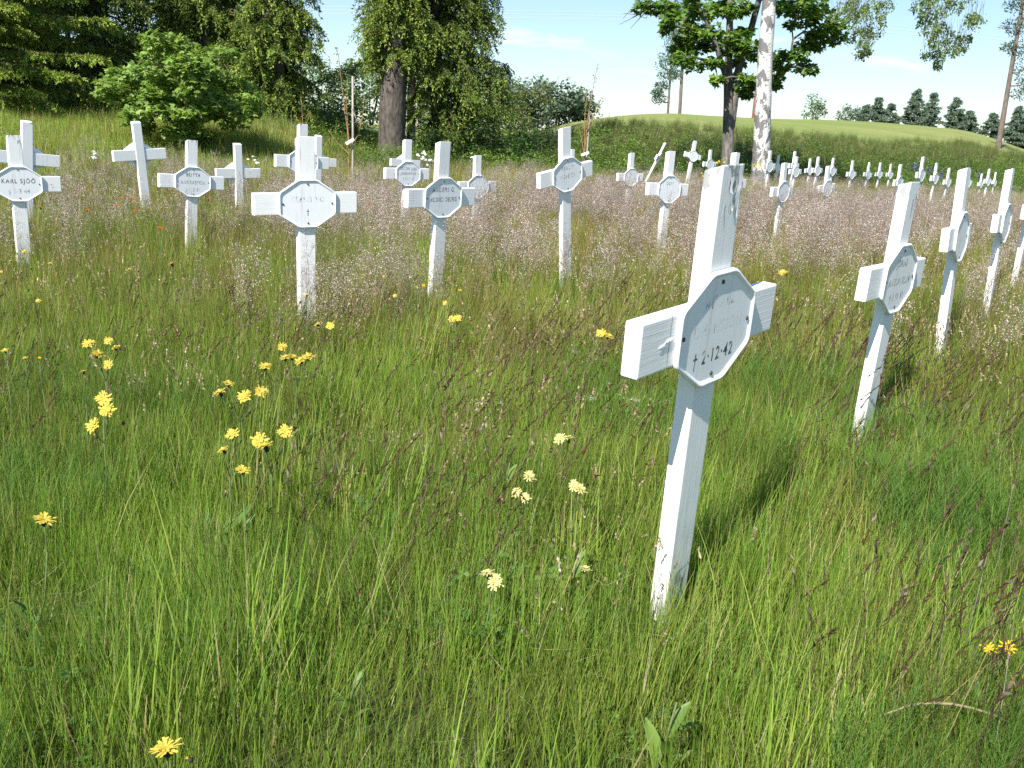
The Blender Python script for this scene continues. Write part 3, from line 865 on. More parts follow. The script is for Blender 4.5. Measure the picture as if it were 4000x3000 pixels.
def lettering(lines):
    """lines: (text, z, size, wear, width factor)"""
    allv, allf, wear = [], [], []
    for text, z, size, we, wf in lines:
        cu = bpy.data.curves.new('lettering', 'FONT')
        cu.body = text; cu.size = size; cu.align_x = 'CENTER'; cu.align_y = 'CENTER'
        cu.offset = size * 0.018; cu.space_character = 1.25; cu.resolution_u = 3
        ob = bpy.data.objects.new('lettering', cu); COL.objects.link(ob)
        bpy.context.view_layer.update()
        me = bpy.data.meshes.new_from_object(ob.evaluated_get(bpy.context.evaluated_depsgraph_get()))
        bpy.data.objects.remove(ob); bpy.data.curves.remove(cu)
        n0 = len(allv)
        r = random.Random(text)
        for v in me.vertices:
            allv.append((v.co.x * wf, -0.00992, v.co.y + z)); wear.append(we)
        for p in me.polygons: allf.append([n0 + i for i in p.vertices])
        bpy.data.meshes.remove(me)
    me = bpy.data.meshes.new('lettering')
    me.from_pydata(allv, [], allf); me.update()
    a = me.attributes.new('wear', 'FLOAT', 'POINT'); a.data.foreach_set('value', np.array(wear, np.float32))
    me.materials.append(M_LETTER)
    return me

TEXT = {
 'near': [('MIKAEL', 0.062, 0.040, 0.060, 0.85), ('JOHANSSON', 0.004, 0.040, 0.075, 0.85), ('† 2·12·42', -0.062, 0.044, -0.130, 0.85)],
 'jonas': [('JONAS', 0.058, 0.040, -0.070, 0.8), ('JANSSON BLOM', -0.010, 0.038, -0.040, 0.72), ('† 3 11 41', -0.068, 0.038, -0.080, 0.8)],
 'c2': [('KERSTI NO', 0.022, 0.040, 0.000, 0.8), ('†', -0.045, 0.04, -0.080, 0.8)],
 'britta': [('BRITTA', 0.058, 0.042, -0.110, 0.8), ('ANDERSSON', -0.006, 0.042, -0.090, 0.8), ('† 4 2 41', -0.066, 0.040, 0.010, 0.8)],
 'sjoo': [('KARL SJÖÖ', 0.020, 0.046, -0.130, 0.85), ('† 5·2·44', -0.055, 0.044, -0.070, 0.8)],
 'anders': [('ANDERS G.', 0.050, 0.042, -0.100, 0.8), ('HODISS OBERG', -0.012, 0.040, -0.120, 0.72)],
 'karl': [('KARL V.', 0.052, 0.044, -0.050, 0.8), ('NORSLÖF', -0.012, 0.040, -0.020, 0.8)],
 'ogan': [('OGAR', 0.055, 0.042, -0.080, 0.8)],
 'H': [('GRÖÖN LARS', 0.050, 0.042, -0.100, 0.72), ('JOHANSSON', 0.000, 0.042, -0.100, 0.75), ('† 11 2 42', -0.052, 0.042, -0.070, 0.75)],
 'Fb': [('S. LUND', 0.010, 0.044, -0.050, 0.8)],
 'jj': [('AUG', -0.01, 0.036, 0.070, 0.8)],
}

# x, y, bar height relative to the eye, yaw, backward lean, sideways lean, back turned to the camera
CR = {'near': (0.44, 1.978, -0.401, 50.2, 2.8, -2.3, 0), 'jonas': (1.413, 3.372, -0.467, 49.9, 1.8, 0.3, 0), 'jj': (2.308, 4.81, -0.434, 55.2, -2.3, 0.2, 0),
 'oo': (3.222, 6.13, -0.448, 55.0, -1.4, 2.4, 0), 'pp': (4.17, 7.55, -0.45, 54, 0, 2, 0), 'c2': (-1.163, 5.001, -0.441, 37.5, 1.8, -0.6, 0),
 'britta': (-2.874, 8.055, -0.574, 47, 0.1, 3.1, 0), 'sjoo': (-3.78, 6.908, -0.57, 43, 0.4, 0.5, 0), 'anders': (-0.51, 5.982, -0.448, 48.9, 2.5, 0, 0),
 'karl': (0.341, 7.097, -0.312, 46.3, 3.4, -9.6, 0), 'ogan': (1.395, 8.786, -0.48, 43, -0.3, 1.5, 0), 'B': (-4.74, 8.872, -0.49, 47.7, 0, 4.8, 1),
 'Cc': (-4.195, 10.194, -0.462, 48.3, 0.1, -3.7, 1), 'E': (-3.427, 11.213, -0.67, 48.1, 0.2, -0.3, 1), 'Fb': (-2.12, 8.968, -0.399, 47.2, 0.2, 2.3, 0),
 'G': (-2.774, 12.646, -0.55, 48.1, 0, 2.6, 1), 'H': (-1.218, 9.879, -0.508, 47, 0, 0.8, 0), 'I': (-1.811, 14.472, -0.578, 47.8, 0, 2.8, 1),
 'J': (-0.51, 10.76, -0.66, 47.6, 0, -0.3, 0), 'L': (0.912, 17.104, -0.65, 47.6, 0, -0.1, 0), 'M': (1.641, 14.039, -0.627, 46, 0, 0.8, 0),
 'N': (3.10, 21.444, -0.50, 72, 22, 4, 0), 'P': (3.923, 21.606, -0.37, 40, 0, 8, 0), 'Q': (4.737, 23.646, -0.624, 48.8, 0, 0.3, 0),
 'R1': (2.61, 11.44, -0.497, 48, 0, 4.3, 0), 'R2': (3.506, 15.538, -0.511, 47.6, 0, -0.1, 0), 'S': (5.53, 20.929, -0.506, 50, 0, -0.8, 0),
 'T': (7.434, 27.217, -0.749, 51.6, 0, 0.6, 0), 'U': (6.903, 23.777, -0.568, 51, 0, 0.4, 0), 'V': (6.85, 23.4, -0.72, 47.7, 0, 0, 0),
 'W': (8.721, 28.349, -0.774, 48.6, 0, -3, 0), 'X': (7.375, 23.344, -0.605, 48.9, 0, 0, 0), 'Y': (8.432, 25.398, -0.68, 50.6, 0, -0.1, 0),
 'Zz': (4.952, 15.064, -0.691, 49, 0, -3, 0), 'AA': (3.269, 11.597, -0.592, 50.9, -0.3, 0.5, 0), 'BB': (9.175, 25.995, -0.792, 48.9, 0, 0.2, 0),
 'CC': (10.47, 28.265, -0.854, 49.1, 0, 2.9, 0), 'DD': (11.109, 29.043, -0.808, 49.8, 0, 0.1, 0), 'EE': (12.082, 30.672, -0.849, 48.9, 0, 0.4, 0),
 'FF': (7.147, 17.652, -0.608, 53, -0.2, 0.1, 0), 'GG': (8.049, 18.835, -0.512, 52.4, 0, 0.1, 0), 'HH': (9.332, 21.082, -0.602, 51, 0, 0.5, 0),
 'II': (10.554, 23.105, -0.733, 49.8, 0, 0.5, 0), 'KK': (11.64, 24.308, -0.754, 48, 0, 1.3, 0), 'LL': (15.1, 30.67, -0.981, 48.7, 0, -1.2, 0),
 'MM': (13.786, 27.608, -0.835, 47.4, 0, 0, 0), 'NN': (16.128, 31.829, -0.95, 50.9, 0, 0.9, 0)}

LAB = {
 'near': 'large white wooden cross nearest the camera, plate dated 2-12-42, paint peeling at its top',
 'jonas': 'white cross right behind the nearest one, plate dated 3-11-41, leaning to the right',
 'jj': 'third white cross of the right-hand diagonal row, its plate seen nearly edge-on',
 'oo': 'fourth white cross of the right-hand diagonal row, plate veiled by hair grass',
 'pp': 'white cross cut off by the right edge of the photo',
 'c2': 'front-facing white cross left of centre with grass heads over its plate',
 'britta': 'white cross with three lines of lettering, between the back-turned cross and the front-left one',
 'sjoo': 'white cross at the left edge, its left arm cut off by the photo',
 'anders': 'white cross left of centre with two bold lines of lettering, right of the grass-covered plate',
 'karl': 'white cross in the centre tilted to the left, its right arm raised',
 'ogan': 'white cross with a short four-letter line, left of the nearest cross',
 'B': 'back-turned white cross rising behind the cross at the left edge',
 'Cc': 'tall back-turned white cross standing alone in front of the maple bush',
 'E': 'small back-turned white cross half behind the right arm of the three-line plate',
 'Fb': 'white cross hidden behind the post of the front-left cross, only top and left arm showing',
 'G': 'back-turned white cross peeking out right behind the front-left cross',
 'H': 'white cross with three lines of lettering just behind the two-line cross',
 'I': 'back-turned white cross mostly hidden behind the cross in front of the daisies',
 'J': 'bare white post top in the hair grass, arms sunk in it, centre of the meadow',
 'L': 'white cross almost hidden behind the tilted central cross',
 'M': 'white cross sunk to its arms in pinkish hair grass, right of centre',
 'N': 'white cross leaning steeply to the right, seen edge-on below the bank',
 'P': 'white cross leaning right at the foot of the bank, left of the maple trunk',
 'Q': 'small white cross in front of the maple, left of the trunk',
 'R1': 'white cross whose top shows right behind the top of the nearest cross',
 'R2': 'white cross behind the nearest cross, in front of the maple trunk',
 'S': 'white cross standing at the right foot of the birch trunk',
 'T': 'small far white cross, first one right of the cross at the birch',
 'U': 'far white cross, second one right of the cross at the birch',
 'V': 'small white cross hidden behind the second one right of the birch',
 'W': 'tiny greyish far cross left of the pair in the middle of the far row',
 'X': 'left one of the two far white crosses standing close together right of the birch',
 'Y': 'right one of the two far white crosses standing close together right of the birch',
 'Zz': 'leaning white post sunk in reddish hair grass before the far row',
 'AA': 'white cross in the grass just right of the top of the nearest cross',
 'BB': 'small far white cross alone right of the close pair',
 'CC': 'first of three weathered far crosses before the darkest bushes of the bank',
 'DD': 'second of three weathered far crosses before the darkest bushes of the bank',
 'EE': 'third of three weathered far crosses before the darkest bushes of the bank',
 'FF': 'white cross directly behind the top of the cross dated 3-11-41, at its left',
 'GG': 'white cross directly above the top of the cross dated 3-11-41',
 'HH': 'weathered white cross with a stained post between its two far neighbours on the right',
 'II': 'white cross left of the post of the edge-on plate cross',
 'KK': 'white cross hidden behind the post of the edge-on plate cross',
 'LL': 'left one of the three tiniest crosses at the far right',
 'MM': 'middle one of the three tiniest crosses at the far right',
 'NN': 'right one of the three tiniest crosses at the far right',
}

def flake(w, h, curl, seed):
    r = np.random.default_rng(seed); nx, nz = 5, 6
    u, v = np.meshgrid(np.linspace(-0.5, 0.5, nx), np.linspace(-0.5, 0.5, nz))
    edge = 1 + 0.35 * r.uniform(-1, 1, (nz, 1)); ez = 1 + 0.3 * r.uniform(-1, 1, (1, nx))
    X = u * w * edge + 0.15 * w * np.sin(v * 7 + seed); Zc = v * h * ez
    Y = -curl * (np.clip(0.5 - v, 0, 1) ** 2) - 0.0012
    V = np.stack([X, Y, Zc], -1).reshape(-1, 3)
    i = (np.arange(nz - 1) * nx)[:, None] + np.arange(nx - 1)[None]
    q = np.stack([i, i + 1, i + nx + 1, i + nx], -1).reshape(-1, 4)
    mb = MB(); mb.add(V, q)
    me = mb.mesh('paint_flake', M_PAINT)
    return me

def build_crosses():
    for k, (x, y, zb, yaw, lb, ln, back) in CR.items():
        if back: yaw, lb, ln = yaw + 180, -lb, -ln
        M = Matrix.Rotation(R_(yaw), 4, 'Z') @ Matrix.Rotation(R_(lb), 4, 'X') @ Matrix.Rotation(R_(ln), 4, 'Y')
        f = Matrix.Rotation(R_(yaw), 4, 'Z') if not back else Matrix.Rotation(R_(yaw - 180), 4, 'Z')
        c = Vector((x, y, zb + CAM_H)) + (f @ Vector((0, PT / 2, 0)))
        root = empty('grave_cross')
        base = c + (M.to_3x3() @ Vector((0, 0, -BAR_Z)))
        g_ = 1.0 if y < 12 else random.uniform(0.96, 1.05)
        root.matrix_world = Matrix.Translation(base) @ M @ Matrix.Scale(g_, 4)
        tag(root, LAB[k], 'grave cross', 'white wooden grave crosses')
        off = (0, -PT / 2, BAR_Z)
        worn = k in ('near', 'jonas', 'britta', 'HH', 'sjoo', 'CC', 'DD')
        po = child('post', POST_W if worn else POST, root, off)
        ba = child('crossbar', BARM_W if k in ('jonas',) else BARM, root, off)
        pl = child('name_plate', PLATE, root, off)
        if y < 12:
            for sx, sz in ((0, PLH / 2 - 0.026), (0, -PLH / 2 + 0.026), (-PLW / 2 + 0.024, 0), (PLW / 2 - 0.024, 0)):
                child('screw', SCREW, pl, (sx, 0, sz))
        if k in TEXT: child('lettering', lettering(TEXT[k]), pl)['kind'] = 'stuff'
        if k == 'near':
            for i, (fx, fz, w, h, cu) in enumerate([(-0.006, 0.312, 0.014, 0.030, 0.004), (0.032, 0.318, 0.016, 0.04, 0.002), (-0.030, 0.262, 0.006, 0.04, 0.002),
                                                  (0.010, 0.270, 0.010, 0.028, 0.003), (0.036, 0.262, 0.007, 0.04, 0.002)]):
                child('paint_flake', flake(w, h, cu, i), po, (fx, 0, fz), (0, random.uniform(-0.3, 0.3), 0))
            for i, (fx, fz, w, h, cu) in enumerate([(-0.215, 0.002, 0.040, 0.006, 0.0012), (-0.196, 0.009, 0.028, 0.007, 0.0018)]):
                child('paint_flake', flake(w, h, cu, 20 + i), ba, (fx, -0.003, fz), (0, random.uniform(-0.3, 0.3), 0))
build_crosses()

# ------------------------------------------------------------------ trees
def trunk_mesh(path, rad, mat, sides=12, lumps=0.06):
    mb = MB()
    P = np.asarray(path, float)
    # resample
    t = np.linspace(0, len(P) - 1, 26); i = np.clip(t.astype(int), 0, len(P) - 2); f = (t - i)[:, None]
    Q = P[i] * (1 - f) + P[i + 1] * f
    r = np.interp(t, np.arange(len(P)), rad)
    tube(mb, Q, r, sides, (0.5, 0.5, 0.5))
    V = mb.V[0]
    nz_ = np.sin(V[:, 2] * 5.1 + V[:, 0] * 31) * np.cos(V[:, 1] * 27 + V[:, 2] * 3.3)
    cen = np.concatenate([np.repeat(Q, sides, 0), Q[-1:]])
    mb.V[0] = cen + (V - cen) * (1 + lumps * nz_[:, None])
    return mb.mesh('trunk', mat, True)

NEED = [(0.15, 0.21, 0.04), (0.175, 0.225, 0.045), (0.125, 0.185, 0.038), (0.20, 0.245, 0.05)]
NEED_DK = [(0.08, 0.125, 0.03), (0.105, 0.15, 0.034), (0.13, 0.175, 0.038)]
NEED_LT = [(0.19, 0.26, 0.045), (0.22, 0.28, 0.05), (0.165, 0.24, 0.042)]

def twigs(wood, root):
    o = wood.build('branches', M_STEM, root); o['kind'] = 'stuff'
    return o

def spruce(label, x, y, H, R, tr, zlow, cols, dens=1.0, zdet=6.5, step=0.32, per=6, twig=(0.25, 0.6), hang=0.9, droop=0.35, leaf=(0.055, 0.115), lw=0.34, az0=None, name='spruce_tree', group='tall spruces and pines behind the graves', bare=0.0, top=(0, 0), taper=0.75):
    z0 = tz(x, y) - 0.1
    root = empty(name, (x, y, z0)); tag(root, label, 'tree', group)
    path = [(0, 0, 0), (0.03 * tr + top[0] * 0.02, 0, 0.4), (top[0] * 0.1, 0, H * 0.12), (top[0] * 0.3, top[1] * 0.3, H * 0.35), (top[0] * 0.7, top[1] * 0.7, H * 0.7), (top[0], top[1], H)]
    child('trunk', trunk_mesh(path, [tr * 1.35, tr * 1.05, tr * 0.92, tr * 0.66, tr * 0.33, 0.02], M_BARK, 14), root)
    lv = list(np.arange(zlow, min(H, zdet), step)) + list(np.arange(zdet, H - 0.3, step * 2.6))
    wood = MB(); nd = MB()
    B0, B1, B2, B3, BL = [], [], [], [], []
    for z in lv:
        coarse = z > zdet
        zlev = z
        for j in range(per if not coarse else max(4, per - 2)):
            z = zlev + random.uniform(-0.5, 0.5) * step; az = random.uniform(0, 6.283) if az0 is None or random.random() > az0[2] else random.gauss(az0[0], az0[1])
            L = R * (1 - 0.96 * min(1, max(0, z - zlow * 0.5) / H)) ** taper * random.uniform(0.55, 1.12)
            if z < zlow + 0.6: L *= 0.75
            d = np.array([math.cos(az), math.sin(az), 0]); dr = droop * random.uniform(0.6, 1.5)
            o = np.array([top[0] * z / H, top[1] * z / H, z])
            s = np.linspace(0, 1, 6)[:, None]
            P = o + d * L * s + np.array([0, 0, 1.0]) * (0.10 * s - dr * s ** 1.5 + 0.5 * dr * np.clip(s - 0.6, 0, 1) ** 1.5) * L
            tube(wood, P, np.linspace(0.012 + 0.012 * L, 0.004, 6), 4, (0.10, 0.085, 0.06), False)
            B0.append(P); BL.append(L)
    B0 = np.array(B0); BL = np.array(BL)
    # hanging twigs
    cnt = np.maximum(4, (BL * 17 * dens).astype(int))
    bi = np.repeat(np.arange(len(BL)), cnt); n = len(bi)
    s = rnd(n, 0.12 + bare, 1.0) * 4.999; k = s.astype(int); f = (s - k)[:, None]
    p0 = B0[bi, k] * (1 - f) + B0[bi, k + 1] * f
    bd = norm(B0[bi, k + 1] - B0[bi, k])
    sd = norm(np.cross(bd, np.array([0, 0, 1.0]))) * rng.choice([-1, 1], n)[:, None]
    td = norm(bd * rnd(n, 0.3, 0.9)[:, None] + sd * rnd(n, 0.2, 1.0)[:, None])
    tl = rnd(n, *twig) * (1.15 - 0.45 * s / 5)
    hg = rnd(n, 0.3, 1.3) * hang
    m = 22
    t = rng.random((n, m, 1))
    p = p0[:, None] + td[:, None] * tl[:, None, None] * t * 0.8 + np.array([0, 0, -1.0]) * (tl * hg)[:, None, None] * t ** 1.6
    tan = td[:, None] + np.array([0, 0, -1.0]) * (1.6 * hg)[:, None, None] * t ** 0.6
    dd = norm(tan) + rng.normal(0, 0.75, (n, m, 3))
    base = pal(n, cols, 0.25)
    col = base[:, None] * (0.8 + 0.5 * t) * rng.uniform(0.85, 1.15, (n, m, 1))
    l = rng.uniform(*leaf, (n, m))
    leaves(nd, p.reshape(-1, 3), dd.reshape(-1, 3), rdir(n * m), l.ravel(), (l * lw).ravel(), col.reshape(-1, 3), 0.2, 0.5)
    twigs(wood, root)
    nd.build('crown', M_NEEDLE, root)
    return root

def pine(label, x, y, H, tr, clumps, cols, name='pine_tree', leaf=(0.16, 0.3), n=240, top=(0, 0), group='tall spruces and pines behind the graves'):
    """bare trunk with a few needle clouds; clumps: (dx, dy, z, r)"""
    z0 = tz(x, y) - 0.1
    root = empty(name, (x, y, z0)); tag(root, label, 'tree', group)
    path = np.array([(0, 0, 0), (top[0] * 0.3, top[1] * 0.3, H * 0.3), (top[0] * 0.65, top[1] * 0.65, H * 0.65), (top[0], top[1], H)])
    child('trunk', trunk_mesh(path, [tr, tr * 0.8, tr * 0.55, 0.03], M_PINE, 9), root)
    wood = MB(); nd = MB()
    for dx, dy, z, r in clumps:
        c = np.array([dx, dy, z]); zt = max(0.5, min(H, z - 0.25 * abs(dx)))
        o = np.array([np.interp(zt, path[:, 2], path[:, 0]), np.interp(zt, path[:, 2], path[:, 1]), zt])
        tube(wood, [o, o * 0.5 + c * 0.5 + np.array([0, 0, -0.1]), c], [0.05, 0.035, 0.015], 4, (0.2, 0.13, 0.09), False)
        r = r * 1.2
        pts = c + rdir(n) * (rng.random((n, 1)) ** 0.45) * np.array([r, r, r * 0.6])
        d = norm(pts - c) * 0.6 + rdir(n) * 0.6 + np.array([0, 0, 0.35])
        l = rnd(n, *leaf)
        leaves(nd, pts, d, rdir(n), l, l * 0.35, pal(n, cols, 0.25), 0.2)
    twigs(wood, root); nd.build('crown', M_NEEDLE, root)
    return root

def limb_net(wood, nodes, targets, r0=0.03, col=(0.14, 0.12, 0.10)):
    """joins every target to the nearest existing node with a bent, tapering twig"""
    nodes = [np.asarray(v, float) for v in nodes]
    T = [np.asarray(t, float) for t in targets]
    while T:
        N_ = np.array(nodes)
        best = None
        for i, t in enumerate(T):
            dv = t - N_; q = np.linalg.norm(dv, axis=1) + 0.5 * np.clip(-dv[:, 2], 0, None)
            j = int(np.argmin(q))
            if best is None or q[j] < best[0]: best = (q[j], i, j)
        _, i, j = best
        t = T.pop(i); o = nodes[j]; d = np.linalg.norm(t - o)
        mid = (o + t) / 2 + rng.normal(0, 0.06, 3) * d + np.array([0, 0, 0.06 * d])
        r = r0 * min(1.0, 0.35 + 0.5 * d)
        tube(wood, [o, mid, t], [r, r * 0.75, r * 0.4], 5, col, False)
        nodes += [mid, t]

def leaf_clump(mb, c, r, n, size, cols, kind, flat=0.55, sunny=0.0):
    q = rdir(n) * (rng.random((n, 1)) ** 0.5) * np.array([r, r, r * flat])
    p = np.asarray(c) + q
    d = norm(q) * np.array([1, 1, 0.3]) + rdir(n) * 0.6 + np.array([0, 0, -0.25])
    nr = np.array([0, 0, 1.0]) + rng.normal(0, 0.45, (n, 3)) + norm(q) * 0.35
    col = pal(n, cols, 0.22); l = rnd(n, size * 0.7, size * 1.2)
    if kind == 'lobed': lobed(mb, p, d, nr, l, col)
    else: leaves(mb, p, d, nr, l, l * 0.62, col, 0.12, 0.45)

def bush(label, x, y, r, h, cols, n_cl, per, size, kind='plain', name='leafy_bush', group=None, sq=0.62, trunk=True, z_off=0.0, cat='bush', shape=None, cs=0.3):
    z0 = tz(x, y) - 0.05 + z_off
    root = empty(name, (x, y, z0)); tag(root, label, cat, group)
    cl = []
    for i in range(n_cl):
        for _ in range(60):
            u = rdir(1)[0] * rng.random() ** 0.36
            p = np.array([u[0] * r, u[1] * r, h * 0.53 + u[2] * h * 0.47])
            if shape is None or shape(p): break
        cl.append(p)
    wood = MB(); lf = MB()
    stems = []
    for j in range(3 if trunk else 2):
        a = random.uniform(0, 6.283); b = np.array([0.08 * math.cos(a), 0.08 * math.sin(a), -0.05])
        e = np.array([0.25 * r * math.cos(a), 0.25 * r * math.sin(a), h * 0.55])
        P = [b, b * 0.6 + e * 0.4 + np.array([0, 0, 0.05]), e]
        tube(wood, P, [0.012 * h + 0.012, 0.01 * h + 0.006, 0.006 * h], 6, (0.13, 0.11, 0.09), False)
        for t in np.linspace(0.15, 1, 6): stems.append(b * (1 - t) + e * t)
    limb_net(wood, stems, cl, 0.010 * h)
    for p in cl: leaf_clump(lf, p, cs * random.uniform(0.75, 1.25), per, size, cols, kind, sq)
    twigs(wood, root)
    lf.build('crown', M_LEAF, root)
    return root

def build_trees():
    sp = lambda *a, **k: spruce(*a, **k)
    sp('light green spruce at the left edge with long level branches', -12.7, 21.4, 14, 3.5, 0.22, 0.25, NEED_LT, 2.1, 5.2, 0.28, 8, (0.22, 0.5), 0.5, 0.14, (0.05, 0.10))
    sp('dark spruce with drooping branches, second trunk from the left', -11.3, 25.2, 19, 2.3, 0.32, 0.6, NEED_DK + NEED[:1], 1.25, 6.6, 0.30, 7, (0.3, 0.7), 1.1, 0.42, (0.055, 0.115))
    sp('tall dark spruce rising straight behind the maple bush', -8.75, 26.5, 20, 2.4, 0.36, 1.4, NEED_DK + NEED, 1.1, 6.8, 0.32, 7, (0.3, 0.7), 1.1, 0.42, (0.055, 0.115))
    sp('spruce with hanging branches right of the maple bush, no bare trunk showing', -6.7, 25.2, 18, 1.3, 0.30, 0.75, NEED + NEED_DK[:1], 1.5, 6.6, 0.26, 8, (0.3, 0.65), 1.0, 0.45, (0.055, 0.115))
    sp('large spruce with a thick bare grey trunk left of centre', -3.55, 25.0, 20, 1.2, 0.36, 3.15, NEED, 1.5, 6.6, 0.26, 8, (0.3, 0.65), 1.0, 0.45, (0.055, 0.115), bare=0.05, top=(0.5, 0))
    sp('slim spruce with long branches drooping to the right over the shrubs', -2.45, 26.4, 18, 2.15, 0.17, 1.6, NEED_DK + NEED[:2], 1.35, 6.8, 0.30, 7, (0.3, 0.75), 1.2, 0.55, (0.055, 0.115), az0=(-0.2, 0.7, 0.6), top=(-0.6, 0))
    sp('thin spruce trunk seen through the gap right of the thick trunk', -4.1, 34, 17, 2.2, 0.16, 3.0, NEED_DK, 0.9, 7.5, 0.4, 6, (0.3, 0.6), 0.9, 0.4, (0.08, 0.14))
    sp('dark spruce filling the gap behind the left-edge spruce', -15.6, 28.5, 18, 2.8, 0.3, 0.3, NEED_DK, 1.3, 6.5, 0.32, 8, (0.3, 0.7), 0.9, 0.35, (0.08, 0.16))
    sp('dark spruce filling the gap between the second and third trunks', -10.6, 31.0, 18, 2.8, 0.3, 0.3, NEED_DK, 1.3, 7.0, 0.34, 8, (0.3, 0.7), 0.9, 0.35, (0.08, 0.16))
    # pines standing on the field behind the maple
    pine('right-hand one of two thin pines behind the maple crown', 13.05, 80, 16, 0.15, [(-0.7, 0, 3.4, 0.5), (-0.5, 0, 4.4, 0.6), (0.3, 0, 5.0, 0.6), (-0.3, 0, 8.2, 0.9), (-0.9, 0.3, 7.2, 0.9), (-0.6, 0, 6.4, 1.0), (-0.4, 0.2, 5.6, 0.8), (-0.1, 0, 9.4, 1.2), (0.3, 0.3, 10.5, 1.3), (-0.5, 0, 11.5, 1.3), (0.4, 0, 12.8, 1.2), (0, 0, 14, 1.0), (0, 0, 15.2, 0.8)], [(0.075, 0.12, 0.07), (0.09, 0.135, 0.075)], top=(-0.6, 0))
    pine('left-hand one of two thin pines behind the maple crown', 12.5, 83, 12, 0.11, [(-0.9, 0, 1.5, 0.55), (-1.1, 0, 2.0, 0.45), (-0.8, 0, 2.6, 0.5), (-0.4, 0, 3.4, 0.7), (-0.5, 0.3, 4.2, 0.8), (-0.3, 0, 5.0, 0.8), (0.1, 0, 5.9, 0.9), (-0.2, 0, 6.8, 0.9), (0.2, 0, 7.8, 1.0), (0, 0, 9, 1.0), (0, 0, 10.3, 0.9), (0, 0, 11.5, 0.7)], [(0.075, 0.12, 0.07), (0.09, 0.135, 0.075)], top=(-0.3, 0))
    pine('tall pine with a bare reddish trunk at the right edge', 31.2, 62, 15, 0.18, [(0.9, 0, 3.6, 0.6), (1.3, 0.2, 4.3, 0.7), (0.8, 0, 5.0, 0.7), (0.5, 0, 6.0, 0.7), (-0.5, 0, 6.3, 0.4), (1.2, 0, 6.6, 0.8), (0.4, 0.4, 7.3, 0.8), (-0.5, 0, 7.6, 0.6), (0.9, 0, 8.3, 0.9), (0.1, 0, 9.2, 0.9), (-0.6, 0, 8.7, 0.6), (0.5, 0, 10.3, 1.1), (-0.4, 0, 11.3, 1.1), (0.3, 0, 12.6, 1.1), (0, 0, 14, 1.0)], [(0.085, 0.12, 0.075), (0.10, 0.135, 0.08)], leaf=(0.14, 0.26), n=190, top=(-0.25, 0))
    # maple with two stems
    z0 = tz(6.15, 28.0)
    root = empty('maple_tree', (6.15, 28.0, z0)); tag(root, 'two-stemmed maple with dark spreading crown beside the birch', 'tree')
    def rel(p): return np.array([p[0] - 6.15, p[1], p[2] - z0])
    A = [rel((6.15, 0, z0 - 0.2)), rel((6.13, 0, 0.6)), rel((6.0, 0, 1.92)), rel((5.87, 0, 2.96)), rel((5.71, 0, 5.0)), rel((5.6, 0.2, 7.5))]
    Bp = [rel((6.08, 0.05, 1.2)), rel((6.13, 0.08, 1.6)), rel((6.15, 0.1, 2.4)), rel((6.17, 0.1, 3.15)), rel((6.38, 0.1, 4.1)), rel((6.55, 0.1, 5.1)), rel((6.9, 0.3, 7.6))]
    Cl = [rel((5.84, 0, 2.85)), rel((5.56, -0.1, 3.44)), rel((5.32, -0.2, 3.91)), rel((4.9, -0.3, 4.6)), rel((4.3, -0.3, 5.4))]
    child('trunk', trunk_mesh(A, [0.22, 0.185, 0.15, 0.125, 0.09, 0.04], M_BARKG, 12), root)
    child('second_stem', trunk_mesh(Bp, [0.10, 0.13, 0.125, 0.115, 0.10, 0.08, 0.035], M_BARKG, 12), root)
    child('limb', trunk_mesh(Cl, [0.085, 0.075, 0.065, 0.05, 0.03], M_BARKG, 8), root)
    MAPLE = [(3.34, 4.77, .39), (3.91, 4.72, .43), (4.09, 4.46, .3), (3.96, 4.2, .19), (4.54, 4.75, .47), (5.1, 4.77, .47), (5.58, 4.79, .39), (4.75, 4.23, .43), (4.54, 3.96, .34), (4.8, 3.75, .47), (4.52, 3.35, .39), (4.86, 3.21, .3), (4.33, 3.65, .26), (5.25, 4.14, .34), (5.13, 3.76, .3), (5.41, 3.35, .26), (5.61, 3.78, .34), (5.99, 3.99, .39), (5.97, 4.81, .39), (6.24, 4.23, .26), (5.99, 3.61, .26), (6.33, 3.81, .34), (6.52, 3.56, .26), (6.14, 3.39, .26), (5.59, 2.83, .21), (6.1, 2.96, .26), (6.39, 2.94, .21), (6.57, 2.83, .3), (6.43, 2.63, .26), (6.53, 2.48, .17), (7.16, 4.87, .34), (7.56, 4.88, .43), (8.03, 4.94, .47), (8.38, 4.7, .43), (7.93, 4.53, .34), (7.54, 4.44, .17), (8.59, 4.33, .39), (8.22, 4.13, .34), (8.95, 4.12, .3), (8.01, 3.89, .3), (8.33, 3.91, .26), (7.81, 3.62, .26), (7.37, 3.6, .3), (8.09, 3.33, .26), (8.27, 3.22, .17), (7.45, 3.26, .3), (7.24, 2.98, .26), (7.31, 2.79, .15), (7.18, 3.44, .21)]
    wood, lf = MB(), MB()
    MC = [(0.095, 0.185, 0.028), (0.12, 0.215, 0.034), (0.085, 0.17, 0.028), (0.20, 0.28, 0.045)]
    tg = []
    for mx, mz, mr in MAPLE + [(a + random.uniform(-.35, .35), b + random.uniform(0, .4), .2) for a, b, c in MAPLE[::2] if b > 3.6]:
        dy = random.uniform(-1.2, 1.2)
        f = (28 + dy) / 28.0
        p = np.array([mx * f - 6.15, dy, (mz - CAM_H) * f + CAM_H - z0])
        tg.append(p); leaf_clump(lf, p, mr, int(34 + 430 * mr * mr), 0.17, MC, 'lobed', 0.62)
    for i in range(60):
        u = rdir(1)[0] * rng.random() ** 0.4
        p = np.array([u[0] * 3.0, u[1] * 2.8, 8.3 - z0 + u[2] * 2.2])
        tg.append(p); leaf_clump(lf, p, 0.6, 70, 0.2, MC, 'lobed', 0.6)
